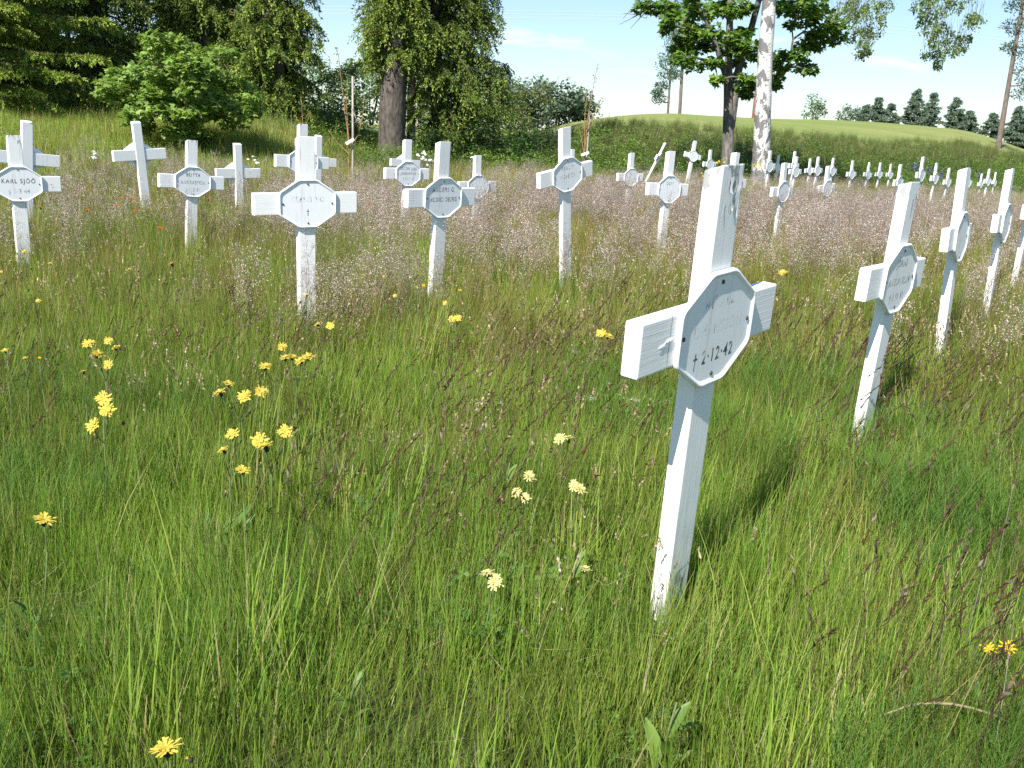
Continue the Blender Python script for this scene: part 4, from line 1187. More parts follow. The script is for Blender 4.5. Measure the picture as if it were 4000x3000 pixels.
    limb_net(wood, [p for P in (A[3:], Bp[3:], Cl) for p in P], tg, 0.05, (0.12, 0.105, 0.09))
    # bare dead twigs on the left of the crown
    for i in range(10):
        o = np.array([3.5 - 6.15, 0.2, 4.75 - z0]); e = np.array([random.uniform(2.45, 3.3) - 6.15, random.uniform(-.3, .5), random.uniform(4.05, 4.75) - z0])
        mid = (o + e) / 2 + rng.normal(0, 0.10, 3)
        tube(wood, [o, mid, e], [0.016, 0.011, 0.006], 4, (0.15, 0.13, 0.12), False)
    twigs(wood, root); lf.build('crown', M_LEAF, root)
    # birch
    z0 = tz(6.5, 25.5) - 0.1
    root = empty('birch_tree', (6.5, 25.5, z0)); tag(root, 'white-barked birch trunk with drooping leafy twigs on the right', 'tree')
    bp = [(0.02, 0, -0.1), (0.01, 0, 0.4 - z0), (-0.12, 0, 1.9 - z0), (-0.24, 0, 3.41 - z0), (-0.29, 0, 4.72 - z0), (-0.3, 0, 8 - z0), (-0.1, 0, 12)]
    child('trunk', trunk_mesh(bp, [0.30, 0.245, 0.215, 0.195, 0.175, 0.12, 0.03], M_BIRCH, 16, 0.05), root)
    BIRCH = [(7.74, 4.41, .41), (8.1, 4.24, .41), (8.41, 4.44, .37), (8.32, 3.93, .29), (8.2, 3.6, .18), (8.55, 4.0, .22), (8.33, 3.41, .11), (8.59, 3.52, .09), (7.89, 4.54, .33), (8.56, 4.58, .22), (9.38, 4.56, .21), (9.61, 4.35, .21), (9.82, 4.03, .21), (9.96, 3.73, .17), (9.96, 3.47, .11), (10.2, 3.48, .17), (10.28, 3.25, .11), (9.91, 4.48, .26), (10.2, 4.19, .3), (10.47, 3.98, .26), (10.57, 3.65, .17), (10.7, 4.29, .21), (10.96, 3.93, .17), (10.85, 3.7, .13), (10.24, 4.6, .21), (10.84, 4.37, .13), (9.65, 4.75, .22), (10.35, 4.8, .25), (8.2, 4.8, .35)]
    wood, lf = MB(), MB()
    BC = [(0.17, 0.24, 0.075), (0.14, 0.21, 0.06), (0.22, 0.27, 0.11), (0.115, 0.185, 0.05)]
    for j, (o, e) in enumerate([((6.2, 5.6), (8.3, 5.7)), ((6.2, 6.4), (9.6, 5.6)), ((9.6, 5.6), (10.7, 4.9)), ((6.2, 7.4), (4.5, 7.6)), ((6.2, 8.2), (8.5, 8.4))]):
        o3 = np.array([o[0] - 6.5, 0, o[1] - z0]); e3 = np.array([e[0] - 6.5, -1.3, e[1] - z0])
        tube(wood, [o3, (o3 + e3) / 2 + np.array([0, 0, 0.35]), e3], [0.06, 0.04, 0.02], 6, (0.14, 0.12, 0.11), False)
    for mx, mz, mr in BIRCH:
        c = np.array([mx - 6.5, -1.5 + random.uniform(-0.5, 0.5), mz - z0])
        for k in range(int(5 + mr * 34)):
            a = c + rdir(1)[0] * np.array([mr, mr, mr * 0.5]); ln = random.uniform(0.2, 0.5)
            hi = a + np.array([random.uniform(-.1, .1), 0, ln]); lo = a - np.array([0, 0, mr * 0.7])
            tube(wood, [hi, a, lo], [0.003, 0.003, 0.002], 3, (0.12, 0.09, 0.07), False)
            n = 16; t = rng.random((n, 1))
            p = a * (1 - t) + lo * t + rng.normal(0, 0.045, (n, 3))
            d = np.array([0, 0, -0.8]) + rng.normal(0, 0.5, (n, 3)); l = rnd(n, 0.045, 0.075)
            leaves(lf, p, d, rdir(n), l, l * 0.75, pal(n, BC, 0.25), 0.05, 0.35)
    for i in range(50):
        u = rdir(1)[0] * rng.random() ** 0.4
        leaf_clump(lf, (u[0] * 2.6, u[1] * 2.6, 8.3 + u[2] * 2.4), 0.6, 60, 0.11, BC, 'plain', 0.8)
    twigs(wood, root); lf.build('crown', M_LEAF, root)

    # maple bush in front of the spruces
    MB_ = [(0.20, 0.30, 0.07), (0.18, 0.28, 0.06), (0.25, 0.34, 0.085), (0.155, 0.25, 0.05)]
    bush('bushy young maple in full leaf before the dark spruces', -6.65, 18.2, 1.35, 2.3, MB_, 85, 85, 0.105, 'lobed', 'maple_bush', 'bushes behind the graves', 0.5, shape=lambda p: abs(p[0]) < 1.45 * (1.08 - max(0, (p[2] - 1.2) / 1.9) ** 1.2), cs=0.28)
    # light deciduous growth between the spruces at the left
    LT = [(0.10, 0.165, 0.045), (0.125, 0.185, 0.05), (0.085, 0.145, 0.04)]
    bush('pale green young tree behind the left-edge spruce', -12.3, 25.4, 1.4, 4.4, LT, 60, 55, 0.085, 'plain', 'young_tree', None, 0.6, cat='tree')
    bush('light leafed bush low at the foot of the dark spruce, left of the maple bush', -10.0, 22.6, 0.75, 1.5, LT, 26, 50, 0.075, 'plain', 'leafy_bush', 'bushes behind the graves')
    bush('thin leafy sapling bush at the left edge before the light spruce', -9.1, 15.6, 0.45, 1.7, [(0.13, 0.19, 0.03), (0.15, 0.20, 0.035)], 16, 22, 0.05, 'plain', 'leafy_bush', 'bushes behind the graves', cs=0.2)
    # shrubs from the thick trunk to the bank
    DKG = [(0.04, 0.08, 0.018), (0.05, 0.095, 0.02), (0.035, 0.07, 0.018)]
    YG = [(0.12, 0.165, 0.03), (0.145, 0.185, 0.04), (0.10, 0.15, 0.03), (0.22, 0.22, 0.10)]
    MG = [(0.075, 0.13, 0.03), (0.09, 0.15, 0.035)]
    bush('rounded yellow-green bush with pale blossom beside the drooping spruce', -0.35, 34.5, 1.55, 2.75, YG, 60, 60, 0.10, 'plain', 'flowering_bush', 'bushes behind the graves', z_off=-0.1)
    bush('dark low shrub just right of the thick grey trunk', -2.6, 25.3, 1.0, 1.25, DKG, 34, 60, 0.085, 'plain', 'low_shrub', 'dark shrubs under the spruces')
    bush('dark low shrub behind the bare post top', -1.2, 25.8, 1.15, 1.35, DKG + MG[:1], 36, 60, 0.085, 'plain', 'low_shrub', 'dark shrubs under the spruces')
    bush('dark shrub at the right end of the shrub row before the bank', 0.3, 26.6, 1.0, 1.3, DKG + MG, 34, 60, 0.08, 'plain', 'low_shrub', 'dark shrubs under the spruces')
    bush('green shrub left of the thick grey trunk', -5.2, 26.6, 0.9, 1.3, MG + YG[:1], 30, 55, 0.08, 'plain', 'leafy_bush', 'bushes behind the graves')
    bush('pale shrub in the gap between the spruces', -6.2, 31, 1.3, 2.3, LT, 40, 55, 0.10, 'plain', 'leafy_bush', 'bushes behind the graves')
    bush('slender birch bush on the bank left of the maple', 4.75, 29.0, 0.42, 1.35, DKG + MG, 22, 36, 0.06, 'plain', 'bank_bush', 'bushes on the bank', cs=0.2)
    bush('slender birch bush on the bank just left of the maple trunk', 5.25, 29.3, 0.42, 1.45, DKG + MG, 24, 36, 0.06, 'plain', 'bank_bush', 'bushes on the bank', cs=0.2)
    bush('bush on the bank between the maple and birch trunks', 7.1, 30.6, 0.5, 1.0, MG, 20, 36, 0.07, 'plain', 'bank_bush', 'bushes on the bank', cs=0.22)
    bush('bright green bush at the foot of the bank behind the leaning cross', 3.2, 26.4, 0.8, 0.95, MG + YG[:2], 26, 46, 0.07, 'plain', 'bank_bush', 'bushes on the bank', cs=0.25)
    bush('bright green bush at the foot of the bank behind the right sapling', 1.7, 27.0, 0.9, 1.05, MG + YG[:2], 28, 46, 0.07, 'plain', 'bank_bush', 'bushes on the bank', cs=0.25)
    # far trees
    FAR = [(0.13, 0.18, 0.135), (0.15, 0.205, 0.15)]  # distance haze painted into the foliage colour: paler and bluer
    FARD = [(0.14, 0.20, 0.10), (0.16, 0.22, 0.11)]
    for lab, fx, fy, top, r, kind in [
        ('pale round tree far behind the gap left of the thick trunk', -9.5, 58, 5.0, 2.2, 1), ('second pale tree far behind the gap left of the thick trunk', -13.5, 62, 5.2, 2.4, 1),
        ('far tree seen between the thick trunk and the thin one', -5.6, 60, 5.0, 2.1, 1), ('far tree seen under the drooping spruce', -2.6, 62, 4.7, 2.1, 1),
        ('dark round far pine left of three beside the yellow-green bush', -0.8, 60, 4.1, 1.3, 0), ('dark round far pine in the middle of three beside the yellow-green bush', 0.7, 61, 4.25, 1.2, 0), ('larger dark far pine right of three beside the yellow-green bush', 2.1, 60, 4.15, 1.5, 0), ('small far pine at the left end of the field crest', 3.5, 62, 3.7, 1.0, 0)]:
        g = tz(fx, fy)
        bush(lab, fx, fy, r, top - g + 0.1, FARD if kind else FAR, 44, 60, 0.26, 'plain', 'far_tree', 'far trees behind the meadow', 0.7, cat='tree', cs=0.55)
    far = [('small birch alone on the field crest', 33.5, 110, 6.9, 1.2, 1), ('dark little bush-like tree alone on the field crest', 38.9, 114, 5.9, 1.5, 0),
        ('first spruce at the left end of the far tree row', 41.6, 116, 6.2, 1.4, 2), ('second spruce of the far tree row', 42.6, 115, 7.2, 1.5, 2), ('third spruce of the far tree row', 44.6, 116, 6.6, 1.5, 2),
        ('tallest spruce of the far tree row', 47.0, 115, 8.4, 1.8, 2), ('fifth spruce of the far tree row', 49.5, 116, 8.1, 1.6, 2), ('sixth spruce of the far tree row', 51.9, 115, 7.5, 2.0, 2),
        ('seventh far tree, in the dip before the bare pine', 54.6, 117, 6.4, 1.7, 2), ('far tree right behind the bare pine trunk', 57.2, 116, 6.0, 1.9, 2), ('far tree right of the bare pine trunk', 59.6, 115, 7.0, 2.0, 2), ('far tree at the right edge', 62.6, 116, 6.6, 2.0, 2),
        ('far tree just beyond the right edge', 66, 116, 7.0, 2.2, 2)]
    for lab, fx, fy, top, r, kind in far:
        g = tz(fx, fy) - 0.1
        if kind == 2:
            spruce(lab, fx, fy, (top - g) * 0.92, r * 1.25, 0.12, 0.3, FAR, 0.75, 12, 0.26, 5, (0.25, 0.6), 0.25, 0.0, (0.14, 0.30), 0.32, name='far_spruce', group='far tree row beyond the field', taper=1.05)
        else:
            bush(lab, fx, fy, r, top - g, FARD if kind else FAR, 26, 40, 0.28, 'plain', 'far_tree', 'far tree row beyond the field', 0.8, cat='tree', cs=0.55)
build_trees()

# ------------------------------------------------------------------ saplings with stakes and tags
def build_saplings():
    LC = [(0.19, 0.24, 0.05), (0.16, 0.22, 0.04)]
    def sap(label, x, y, stems, lsz, n, stake, tagp, slabel, tlabel):
        z0 = tz(x, y)
        root = empty('sapling', (x, y, z0)); tag(root, label, 'sapling', 'staked saplings in the meadow')
        wood, lf = MB(), MB()
        for pts in stems:
            P = np.array([[p[0] - x, (p[2] if len(p) > 2 else 0), p[1] - z0] for p in pts])
            t = np.linspace(0, len(P) - 1, 12); i = np.clip(t.astype(int), 0, len(P) - 2); f = (t - i)[:, None]
            Q = P[i] * (1 - f) + P[i + 1] * f
            tube(wood, Q, np.linspace(0.011, 0.004, 12), 5, (0.3, 0.15, 0.06))
            s = rnd(n, 0.25, 1) ** 0.7 * 10.99; k = s.astype(int); g = (s - k)[:, None]
            p = Q[k] * (1 - g) + Q[k + 1] * g + rng.normal(0, 0.025, (n, 3))
            l = rnd(n, lsz * 0.6, lsz)
            leaves(lf, p, rdir(n) * np.array([1, 1, .5]) + np.array([0, 0, .2]), rdir(n), l, l * 0.6, pal(n, LC), 0.1)
        wood.build('stems', M_TWIG, root); lf.build('foliage', M_LEAF, root)
        if stake:
            so = MB(); (sx, sz0, sz1) = stake
            tube(so, [(0, 0, -0.3), (0.005, 0, (sz1 - z0) / 2), (0.0, 0, sz1 - z0)], [0.022, 0.02, 0.018], 8)
            o = so.build('wooden_stake', M_STAKE, None, True, (sx, y + 0.05, z0)); tag(o, slabel, 'stake', 'stakes beside the saplings')
        if tagp:
            (tx, tzz, rotv) = tagp
            me = board('plant_tag', (-0.085, 0.085), (-0.006, 0.006), (-0.026, 0.026), M_TAG, 1, 0, 0.003)
            o = bpy.data.objects.new('plant_tag', me); COL.objects.link(o)
            o.location = (tx, y - 0.05, tzz); o.rotation_euler = (0, rotv, 0.2)
            tag(o, tlabel, 'tag', 'white tags on the saplings')
    sap('young orange-stemmed sapling tied to a grey stake before the thick trunk', -3.19, 17.0,
        [[(-3.19, 0.0), (-3.17, 0.75), (-3.25, 1.35), (-3.30, 1.75), (-3.36, 2.3), (-3.44, 2.45)], [(-3.17, 0.7), (-3.2, 1.1), (-3.22, 1.4), (-3.2, 1.9)], [(-3.18, 0.6), (-3.4, 0.8), (-3.55, 1.0)], [(-3.16, 0.7), (-3.0, 0.95), (-2.92, 1.32), (-2.9, 1.6)]],
        0.065, 26, (-3.12, 0, 1.95), (-3.15, 0.82, -0.55), 'thin grey stake beside the orange-stemmed sapling', 'white tag tied to the orange-stemmed sapling')
    sap('tall thin sapling with upright shoots right of the tilted central cross', 1.25, 19.0,
        [[(1.24, 0.0), (1.25, 0.8), (1.26, 1.5), (1.33, 2.05), (1.39, 2.52)], [(1.24, 0.75), (1.15, 1.1), (1.05, 1.4)], [(1.25, 0.8), (1.2, 1.5), (1.21, 2.0)], [(1.25, 1.2), (1.4, 1.6), (1.6, 1.85)]],
        0.05, 34, (1.29, 0, 1.6), (1.25, 0.76, -0.35), 'thin grey stake beside the tall thin sapling', 'white tag tied to the tall thin sapling')
    sap('small twiggy sapling showing behind the hidden cross left of centre', -4.25, 18.0,
        [[(-4.25, 0.3), (-4.25, 1.1), (-4.27, 1.5)], [(-4.25, 0.9), (-4.4, 1.25)], [(-4.25, 0.9), (-4.1, 1.3)]], 0.05, 12, None, None, '', '')
build_saplings()

# ------------------------------------------------------------------ flowers
def head_mesh(col, col2, r=0.021, n=19, up=0.25, cup=(0.05, 0.07, 0.035)):
    mb = MB()
    for ring, rr, lift in ((0, 1.0, up), (1, 0.66, up * 1.9)):
        m = n if ring == 0 else n - 6
        a = np.arange(m) / m * 2 * np.pi + rng.normal(0, 0.09, m) + ring * 0.2
        L = r * rr * rnd(m, 0.75, 1.12); w = r * 0.19
        for i in range(m):
            d = np.array([math.cos(a[i]), math.sin(a[i]), lift * random.uniform(0.3, 1.6)]); d /= np.linalg.norm(d)
            s = np.array([-math.sin(a[i]), math.cos(a[i]), random.uniform(-0.25, 0.25)])
            o = np.array([0, 0, 0.002 + 0.003 * ring]); k = L[i]
            V = [o - s * w * 0.2, o + s * w * 0.2, o + d * k * 0.6 + s * w * 0.5, o + d * k - np.array([0, 0, 0.0015]) + s * w * 0.42, o + d * k - np.array([0, 0, 0.0015]) - s * w * 0.42, o + d * k * 0.6 - s * w * 0.5]
            c = np.array(col) * random.uniform(0.85, 1.1)
            mb.add(V, [(0, 1, 2, 5), (5, 2, 3, 4)], None, c)
    th = np.arange(9) / 9 * 2 * np.pi
    V = np.concatenate([np.stack([r * 0.22 * np.cos(th), r * 0.22 * np.sin(th), np.full(9, 0.004)], 1), [[0, 0, 0.008]]])
    mb.add(V, None, [(i, (i + 1) % 9, 9) for i in range(9)], col2)
    tube(mb, [(0, 0, -0.012), (0, 0, -0.008), (0, 0, 0.002)], [0.002, r * 0.24, r * 0.26], 8, cup, False)
    return mb.mesh('flower_head', M_PETAL)

def bud_mesh():
    mb = MB()
    tube(mb, [(0, 0, 0), (0, 0, 0.004), (0, 0, 0.009), (0, 0, 0.013)], [0.002, 0.0048, 0.0042, 0.0015], 7, (0.07, 0.085, 0.05))
    tube(mb, [(0, 0, 0.012), (0, 0, 0.016)], [0.002, 0.0026], 5, (0.55, 0.33, 0.04))
    return mb.mesh('bud', M_PETAL)
YEL = [head_mesh((0.64, 0.50, 0.085), (0.60, 0.38, 0.03), 0.0235, 21) for _ in range(3)]
PALE = [head_mesh((0.66, 0.61, 0.25), (0.62, 0.50, 0.09), 0.019, 19) for _ in range(2)]
ORN = [head_mesh((0.36, 0.095, 0.03), (0.70, 0.25, 0.02), 0.019, 14)]
WHT = [head_mesh((0.80, 0.80, 0.76), (0.70, 0.50, 0.03), 0.024, 16, 0.08)]
BUT = [head_mesh((0.66, 0.46, 0.02), (0.55, 0.36, 0.02), 0.018, 11, 0.5)]
BUDM = bud_mesh()

def plant(name, label, heads, meshes, cat, group, stemcol=(0.085, 0.12, 0.04), buds=2, leaf=True, scale=1.0, sw=0.0022, face=(-0.15, -0.35)):
    c = np.mean(np.array(heads), 0)
    z0 = tz(c[0], c[1])
    root = empty(name, (c[0], c[1], z0)); tag(root, label, cat, group)
    mb = MB()
    rel = [np.array(h) - np.array([c[0], c[1], z0]) for h in heads]
    zf = min(r[2] for r in rel) * 0.72
    base = np.array([-0.03 + rng.normal(0, 0.01), rng.normal(0, 0.02), -0.03])
    fork = np.array([0, 0, zf])
    tube(mb, [base, base * 0.5 + fork * 0.5 + np.array([0.012, 0, 0]), fork], [sw * 1.2, sw, sw * 0.85], 5, stemcol)
    for r in rel:
        tube(mb, [fork, fork * 0.45 + r * 0.55 + np.array([0, 0, -0.012]), r + np.array([0, 0, -0.010])], [sw * 0.8, sw * 0.65, sw * 0.6], 4, stemcol)
    if leaf:
        n = 5; t = rnd(n, 0.02, 0.75)
        p = base + (fork - base) * t[:, None]
        a = rnd(n, 0, 6.283); d = np.stack([np.cos(a), np.sin(a), rnd(n, 0.5, 1.6)], 1)
        l = rnd(n, 0.05, 0.11) * (1.2 - t)
        leaves(mb, p, d, np.array([0, 0, 1.0]) + rng.normal(0, .2, (n, 3)), l, l * 0.24, pal(n, [(0.09, 0.15, 0.04)]), 0.1)
    st = mb.build('stem', M_STEM, root)
    for i, r in enumerate(rel):
        s = scale * random.uniform(0.74, 1.12)
        child('flower_head', random.choice(meshes), root, r, (random.uniform(-0.1, 1.15), random.uniform(-0.7, 0.45), 0), (s, s, s))
    for i in range(buds):
        e = fork + np.array([random.uniform(-.05, .05), random.uniform(-.05, .05), random.uniform(0.0, 0.05)])
        child('bud', BUDM, root, e, (random.uniform(-.5, .5), random.uniform(-.5, .5), 0))
    return root

FL = {"a": [[-1.517, 3.127, .36], [-1.473, 3.188, .36], [-1.405, 3.094, .36], [-1.424, 2.994, .36], [-1.333, 2.878, .36]], "b": [[-1.228, 2.6, .33], [-1.166, 2.483, .33], [-1.143, 2.35, .33]], "c": [[-1.705, 4.435, .45]], "d": [[-2.691, 4.91, .4]], "e": [[-.809, 3.634, .36], [-.756, 3.624, .36]], "f": [[-.799, 3.069, .36], [-.777, 3.085, .36], [-.737, 3.036, .36], [-.725, 3.096, .36]], "g": [[-.909, 2.785, .34], [-.902, 2.684, .34], [-.818, 2.654, .34], [-.787, 2.717, .34]], "h": [[-.756, 2.337, .33], [-.741, 2.211, .33]], "i": [[-.642, 2.251, .33], [-.671, 2.292, .33], [-.623, 2.38, .33]], "j": [[-.675, 2.152, .3]], "k": [[.364, 3.729, .36], [.39, 3.683, .36]], "l": [[.153, 2.58, .28], [.177, 2.581, .28]], "m": [[.058, 2.312, .26], [.026, 2.195, .26], [.049, 2.164, .26]], "n": [[.178, 2.263, .26], [.193, 2.236, .26]], "o": [[-.286, 4.016, .33], [-.262, 4.04, .33]], "p": [[-1.028, 1.848, .28]], "q": [[-.517, 1.214, .2]], "r": [[-.034, 1.817, .22], [-.016, 1.782, .22]], "s": [[.185, 1.859, .22]], "t": [[.973, 1.602, .22], [1.015, 1.614, .22]], "u": [[1.621, 5.549, .4], [1.638, 5.535, .4]], "v": [[-.865, 3.048, .33], [-.883, 3.35, .33]]}
FLAB = {"a": "hawkweed with five yellow heads at the left, the topmost large cluster", "b": "hawkweed with three yellow heads just below the five-headed one at the left", "c": "single yellow hawkweed standing high left of the grass-covered plate", "d": "single yellow flower at the foot of the left-edge cross", "e": "pair of yellow heads right below the foot of the front-left cross", "f": "tight row of four yellow heads left of centre", "g": "hawkweed with four yellow heads below the tight row", "h": "hawkweed with two yellow heads, left of the three-headed one", "i": "hawkweed with three yellow heads, lowest large cluster on its right", "j": "single yellow head lowest under the yellow clusters", "k": "pair of yellow heads left of the nearest cross's left arm", "l": "pair of pale yellow heads left of the nearest cross's post", "m": "three pale yellow heads lower left of the nearest cross", "n": "two pale yellow heads close left of the nearest cross's post", "o": "two small yellow heads in the middle of the meadow", "p": "single ragged yellow head near the left edge", "q": "single orange-yellow head at the bottom left", "r": "two pale yellow heads low in the centre foreground", "s": "single pale yellow head near the foot of the nearest cross", "t": "two yellow buttercups at the bottom right", "u": "pair of yellow heads right of the nearest cross above its right arm", "v": "two small yellow heads left above the tight row of four"}
def build_flowers():
    for k, pts in FL.items():
        pale = k in 'lmnrs'
        ms = BUT if k == 't' else PALE if pale else YEL
        plant('buttercup' if k == 't' else 'hawkweed', FLAB[k], pts, ms, 'flower', 'yellow flowers in the meadow', buds=0 if k == 't' else 3 if k in 'abfgi' else 1)
    SM = [[-.339, 4.247, .36], [-.29, 4.603, .36], [-.489, 4.706, .36], [-.517, 4.637, .36], [-.473, 4.869, .36], [-.592, 4.364, .36], [-.731, 4.929, .36], [-.585, 4.935, .36], [-1.735, 2.984, .36], [-1.624, 2.904, .36], [-1.58, 2.912, .36], [-1.368, 2.774, .36], [-2.061, 3.832, .36], [-2.729, 4.835, .36], [-2.507, 4.819, .36], [-2.057, 4.762, .36], [-2.332, 5.583, .36], [-1.004, 4.272, .36], [-2.583, 4.479, .36]]
    for p in SM: plant('small_hawkweed', 'small yellow flower speck, single head low in the middle meadow', [p], YEL + BUT, 'flower', 'small yellow specks in the middle meadow', buds=0, leaf=False, scale=0.55)
    OR = [[-3.52, 6.7, .45], [-3.183, 6.711, .45], [-2.865, 6.794, .45], [-3.165, 7.167, .45], [-3.397, 7.817, .45], [-3.337, 7.857, .45], [-3.119, 8.143, .45], [-3.236, 8.594, .45], [-2.756, 8.091, .45], [-2.639, 8.129, .45], [-3.15, 7.472, .45], [-2.312, 5.844, .45], [-3.928, 8.089, .45], [-4.033, 8.578, .45], [-4.228, 8.797, .45], [-1.845, 10.673, .45], [-2.155, 10.865, .45], [-1.407, 8.535, .45], [-1.357, 8.508, .45]]
    for p in OR: plant('orange_hawkweed', 'small orange hawkweed speck in the grass around the left crosses', [p], ORN, 'flower', 'orange flowers around the left crosses', buds=0, leaf=False, scale=1.0)
    for p in [[2.797, 11.242, .42], [2.687, 10.592, .42], [2.829, 10.675, .42], [2.419, 8.379, .42], [3.319, 9.061, .42]]: plant('orange_hawkweed', 'small orange flower speck in the grass right of the nearest cross top', [p], ORN, 'flower', 'orange flowers right of the nearest cross', buds=0, leaf=False, scale=1.0)
    plant('red_orange_flower', 'largest red-orange flower, just right of the nearest cross top', [[3.341, 13.261, .42], [3.36, 13.24, .40], [3.32, 13.25, .41]], ORN, 'flower', 'orange flowers right of the nearest cross', buds=0, leaf=False, scale=2.0)
    def daisies(label, pts, r, n):
        h = []
        for (x, y, z) in pts:
            for i in range(n): h.append([x + rng.normal(0, r), y + rng.normal(0, r), z + rng.normal(0, 0.05)])
        plant('daisy_clump', label, h, WHT, 'flowers', 'white daisies by the far crosses', buds=0, leaf=False, scale=1.3)
    daisies('clump of white daisies right of the cross with three lettered lines', [[-1.9, 17, .62], [-1.75, 17, .58]], 0.09, 9)
    daisies('few white daisies beside the bare post top', [[-0.95, 17, .6]], 0.05, 6)
    daisies('few white daisies left of the back-turned cross before the maple bush', [[-6.02, 13, .56]], 0.06, 8)
    daisies('few white daisies behind the small back-turned cross', [[-4.3, 15, .5]], 0.07, 7)
    for lab, pts in [('yellow flower clump at the foot of the birch', [[5.46, 22, .62], [5.5, 22, .66], [5.57, 22, .64], [5.62, 22, .62]]), ('yellow flower clump before the maple trunk', [[4.67, 22, .67], [4.75, 22, .67], [4.62, 22, .64]]), ('yellow flower clump left of the nearest cross top', [[4.1, 21, .36], [4.2, 21, .34], [4.25, 21, .36]])]:
        h = [[p[0] + rng.normal(0, .05), p[1], p[2] + rng.normal(0, .03)] for p in pts for _ in range(4)]
        plant('yellow_flower_clump', lab, h, YEL, 'flowers', 'yellow clumps by the far crosses', buds=0, leaf=False, scale=1.3)
    # lupins and umbels on the bank
    for i, (x, y, lab) in enumerate([(17.1, 40, 'left blue lupin patch high on the bank'), (17.9, 40.2, 'right blue lupin patch high on the bank'), (20.1, 41, 'faint lupin patch at the right end of the bank')]):
        z0 = tz(x, y); root = empty('lupin_patch', (x, y, z0)); tag(root, lab, 'lupins', 'lupins on the bank')
        st, fl = MB(), MB()
        for j in range(6 if i < 2 else 4):
            bx, by, h = rng.normal(0, .28), rng.normal(0, .25), random.uniform(.55, .75)
            tube(st, [(bx, by, 0), (bx, by, h)], [.012, .008], 4, (0.08, 0.12, 0.04))
            n = 40; t = rnd(n, .55, 1.1) * h; a = rnd(n, 0, 6.283)
            c = np.stack([np.full(n, bx), np.full(n, by), t], 1)
            leaves(fl, c, np.stack([np.cos(a), np.sin(a), rnd(n, .2, .9)], 1), rdir(n), .07, .05, pal(n, [(0.14, 0.16, 0.34), (0.17, 0.17, 0.36), (0.20, 0.17, 0.32)]))
        st.build('stems', M_STEM, root); fl.build('flowers', M_PETAL, root)['kind'] = 'stuff'
    for i, (x, y, lab) in enumerate([(0.5, 30, 'white umbel flowers on the slope right of the shrub row'), (0.95, 29.6, 'lower white umbel flowers on the slope before the right sapling')]):
        z0 = tz(x, y); root = empty('white_umbels', (x, y, z0)); tag(root, lab, 'flowers', 'white umbels on the slope')
        st, fl = MB(), MB()
        for j in range(8):
            bx, by, h = rng.normal(0, .25), rng.normal(0, .2), random.uniform(.7, 1.0) * (1.1 - .25 * i)
            tube(st, [(bx, by, 0), (bx, by, h)], [.010, .006], 4, (0.08, 0.12, 0.04))
            n = 14; a = rnd(n, 0, 6.283); r = .07 * np.sqrt(rng.random(n))
            c = np.stack([bx + r * np.cos(a), by + r * np.sin(a), np.full(n, h)], 1)
            leaves(fl, c, np.stack([np.cos(a), np.sin(a), rnd(n, .1, .9)], 1), np.array([0, 0, 1.]) + rng.normal(0, .3, (n, 3)), .035, .03, pal(n, [(0.75, 0.76, 0.70)]))
        st.build('stems', M_STEM, root); fl.build('flowers', M_PETAL, root)['kind'] = 'stuff'
build_flowers()

# ------------------------------------------------------------------ odds and ends
def build_odds():
    # dry arched stalk at the bottom right
    mb = MB(); z0 = tz(0.83, 1.47)
    tube(mb, [(-0.115, -0.005, 0.13), (-0.06, 0, 0.153), (-0.02, 0.003, 0.158), (0.02, 0.005, 0.156), (0.06, 0.007, 0.148), (0.10, 0.01, 0.135), (0.15, 0.015, 0.11)], [0.0018, 0.0026, 0.0028, 0.0028, 0.0027, 0.0024, 0.0016], 6, (0.33, 0.28, 0.16))
    tag(mb.build('dry_stalk', M_SEED, None, True, (0.83, 1.47, z0 + 0.0)), 'pale dry stalk arching over the grass at the bottom right', 'stalk')
    # brown utility pole behind the birch
    mb = MB(); z0 = tz(16.9, 70)
    tube(mb, [(0, 0, -0.3), (0.02, 0, 5), (0.05, 0, 9.2)], [0.17, 0.15, 0.12], 10)
    root = empty('utility_pole', (16.9, 70, z0)); tag(root, 'brown wooden pole mostly hidden behind the birch trunk', 'pole')
    mb.build('shaft', M_POLE, root, True)
    child('crossarm', board('crossarm', (-0.9, 0.9), (-0.06, 0.06), (-0.06, 0.06), M_POLE, 1, 0, 0.01), root, (0.05, -0.18, 8.6))
    # three power lines far behind
    for i, (dz, lab) in enumerate([(0.0, 'topmost of the three thin power lines across the sky'), (-0.35, 'middle one of the three thin power lines across the sky'), (-0.75, 'lowest of the three thin power lines across the sky')]):
        mb = MB(); X = np.linspace(-90, 190, 60)
        Zl = np.interp(X, [-90, -2.4, 14.5, 35, 55, 73.5, 190], [17, 18.6, 19.4, 19.8, 19.6, 18.6, 10]) + dz
        Zl = np.convolve(np.pad(Zl, 5, mode='edge'), np.ones(11) / 11, 'valid')
        tube(mb, np.stack([X, np.full(60, 150.0 + i * 1.2), Zl], 1), 0.036, 5)
        tag(mb.build('power_line', M_WIRE), lab, 'power line', 'power lines across the sky')
    # pale lichened twigs lying left of the nearest cross
    for (x, y, lab) in [(0.315, 3.56, 'pale lichened twig lying left of the nearest cross'), (0.54, 3.56, 'pale lichened twig lying just behind the nearest cross post')]:
        mb = MB(); z0 = tz(x, y)
        for j in range(9):
            o = np.array([rng.normal(0, .03), rng.normal(0, .02), .13]); e = o + np.array([rng.normal(0, .05), rng.normal(0, .03), rng.normal(0.01, .02)])
            tube(mb, [o, (o + e) / 2 + rng.normal(0, .006, 3), e], [.0025, .003, .0015], 5, pal(1, [(0.36, 0.37, 0.33)])[0])
        tag(mb.build('lichen_twig', M_STEM, None, False, (x, y, z0)), lab, 'twig')
build_odds()

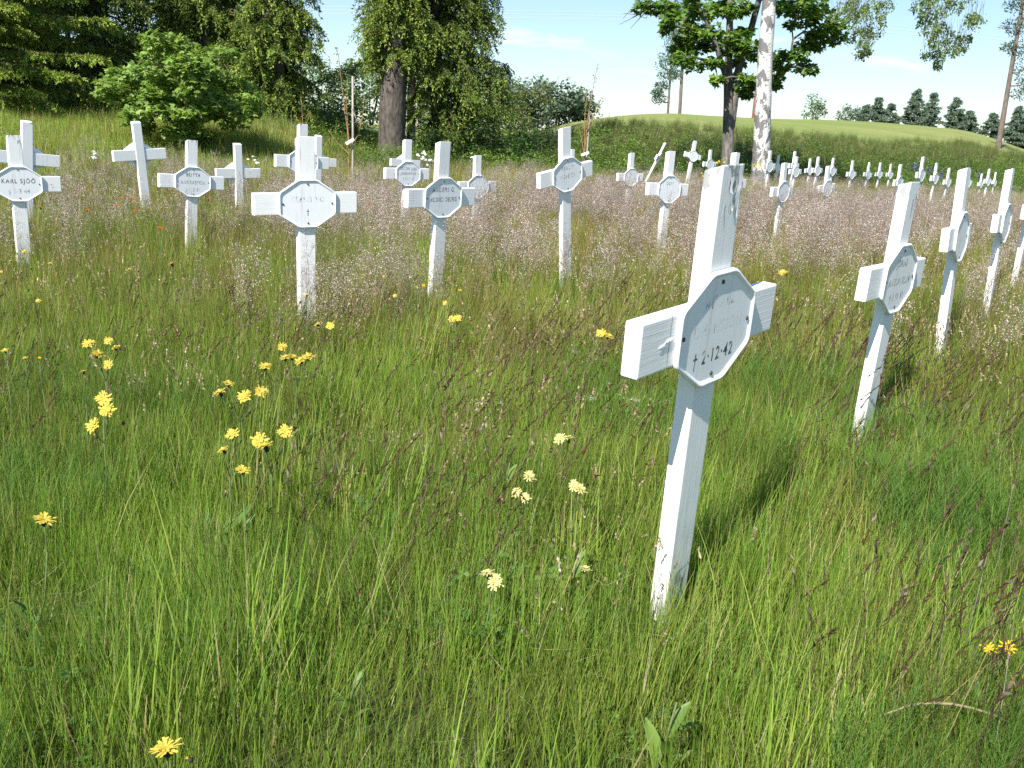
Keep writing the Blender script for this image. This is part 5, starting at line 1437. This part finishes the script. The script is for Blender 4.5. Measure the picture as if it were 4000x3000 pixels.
def build_herbs():
    """single broad-leaved herbs standing out of the near grass"""
    LC = [(0.14, 0.225, 0.045), (0.16, 0.245, 0.05)]
    for x, y, n, L, lab in [(0.30, 1.42, 4, 0.10, 'upright broad-leaved herb at the bottom, below the nearest cross'), (-0.02, 2.62, 4, 0.10, 'narrow-leaved herb in the middle of the meadow, left of the pale yellow pair'),
                            (-0.30, 1.55, 4, 0.075, 'broad-leaved herb in the bottom centre of the meadow'), (0.16, 2.02, 4, 0.10, 'broad-leaved herb close left of the nearest cross foot'), (0.62, 1.30, 4, 0.075, 'broad-leaved herb at the bottom edge right of the nearest cross')]:
        z0 = tz(x, y); root = empty('broad_leaved_herb', (x, y, z0)); tag(root, lab, 'herb', 'broad-leaved herbs in the near grass')
        st = MB(); h = L * 1.9
        tube(st, [(0, 0, -0.02), (0.01, 0, h * 0.5), (0.025, 0, h)], [0.003, 0.0025, 0.0018], 6, (0.12, 0.14, 0.06))
        st.build('stem', M_STEM, root)
        for i in range(n):
            mb = MB(); a = i * 2.4 + random.uniform(-.4, .4); t = i / n
            m = 6; s = np.linspace(0, 1, m); l = L * (1.1 - 0.45 * t); w = l * 0.15 * np.sin(np.pi * np.clip(s * 0.9 + 0.08, 0, 1)) ** 0.8
            el = 1.25 - 0.9 * s
            r = np.concatenate([[0], np.cumsum(np.cos(el[:-1]) * l / (m - 1))]); zz_ = np.concatenate([[0], np.cumsum(np.sin(el[:-1]) * l / (m - 1))])
            c = np.stack([r * math.cos(a), r * math.sin(a), zz_], 1); sd = np.array([-math.sin(a), math.cos(a), 0])
            V = np.concatenate([c - sd * w[:, None] + [0, 0, 0.004], c, c + sd * w[:, None] + [0, 0, 0.004]])
            q = [(k, k + 1, m + k + 1, m + k) for k in range(m - 1)] + [(m + k, m + k + 1, 2 * m + k + 1, 2 * m + k) for k in range(m - 1)]
            mb.add(V, q, None, pal(1, LC)[0])
            mb.build('leaf', M_LEAF, root, True, (0.025 * t, 0, h * 0.8 * t))
build_herbs()
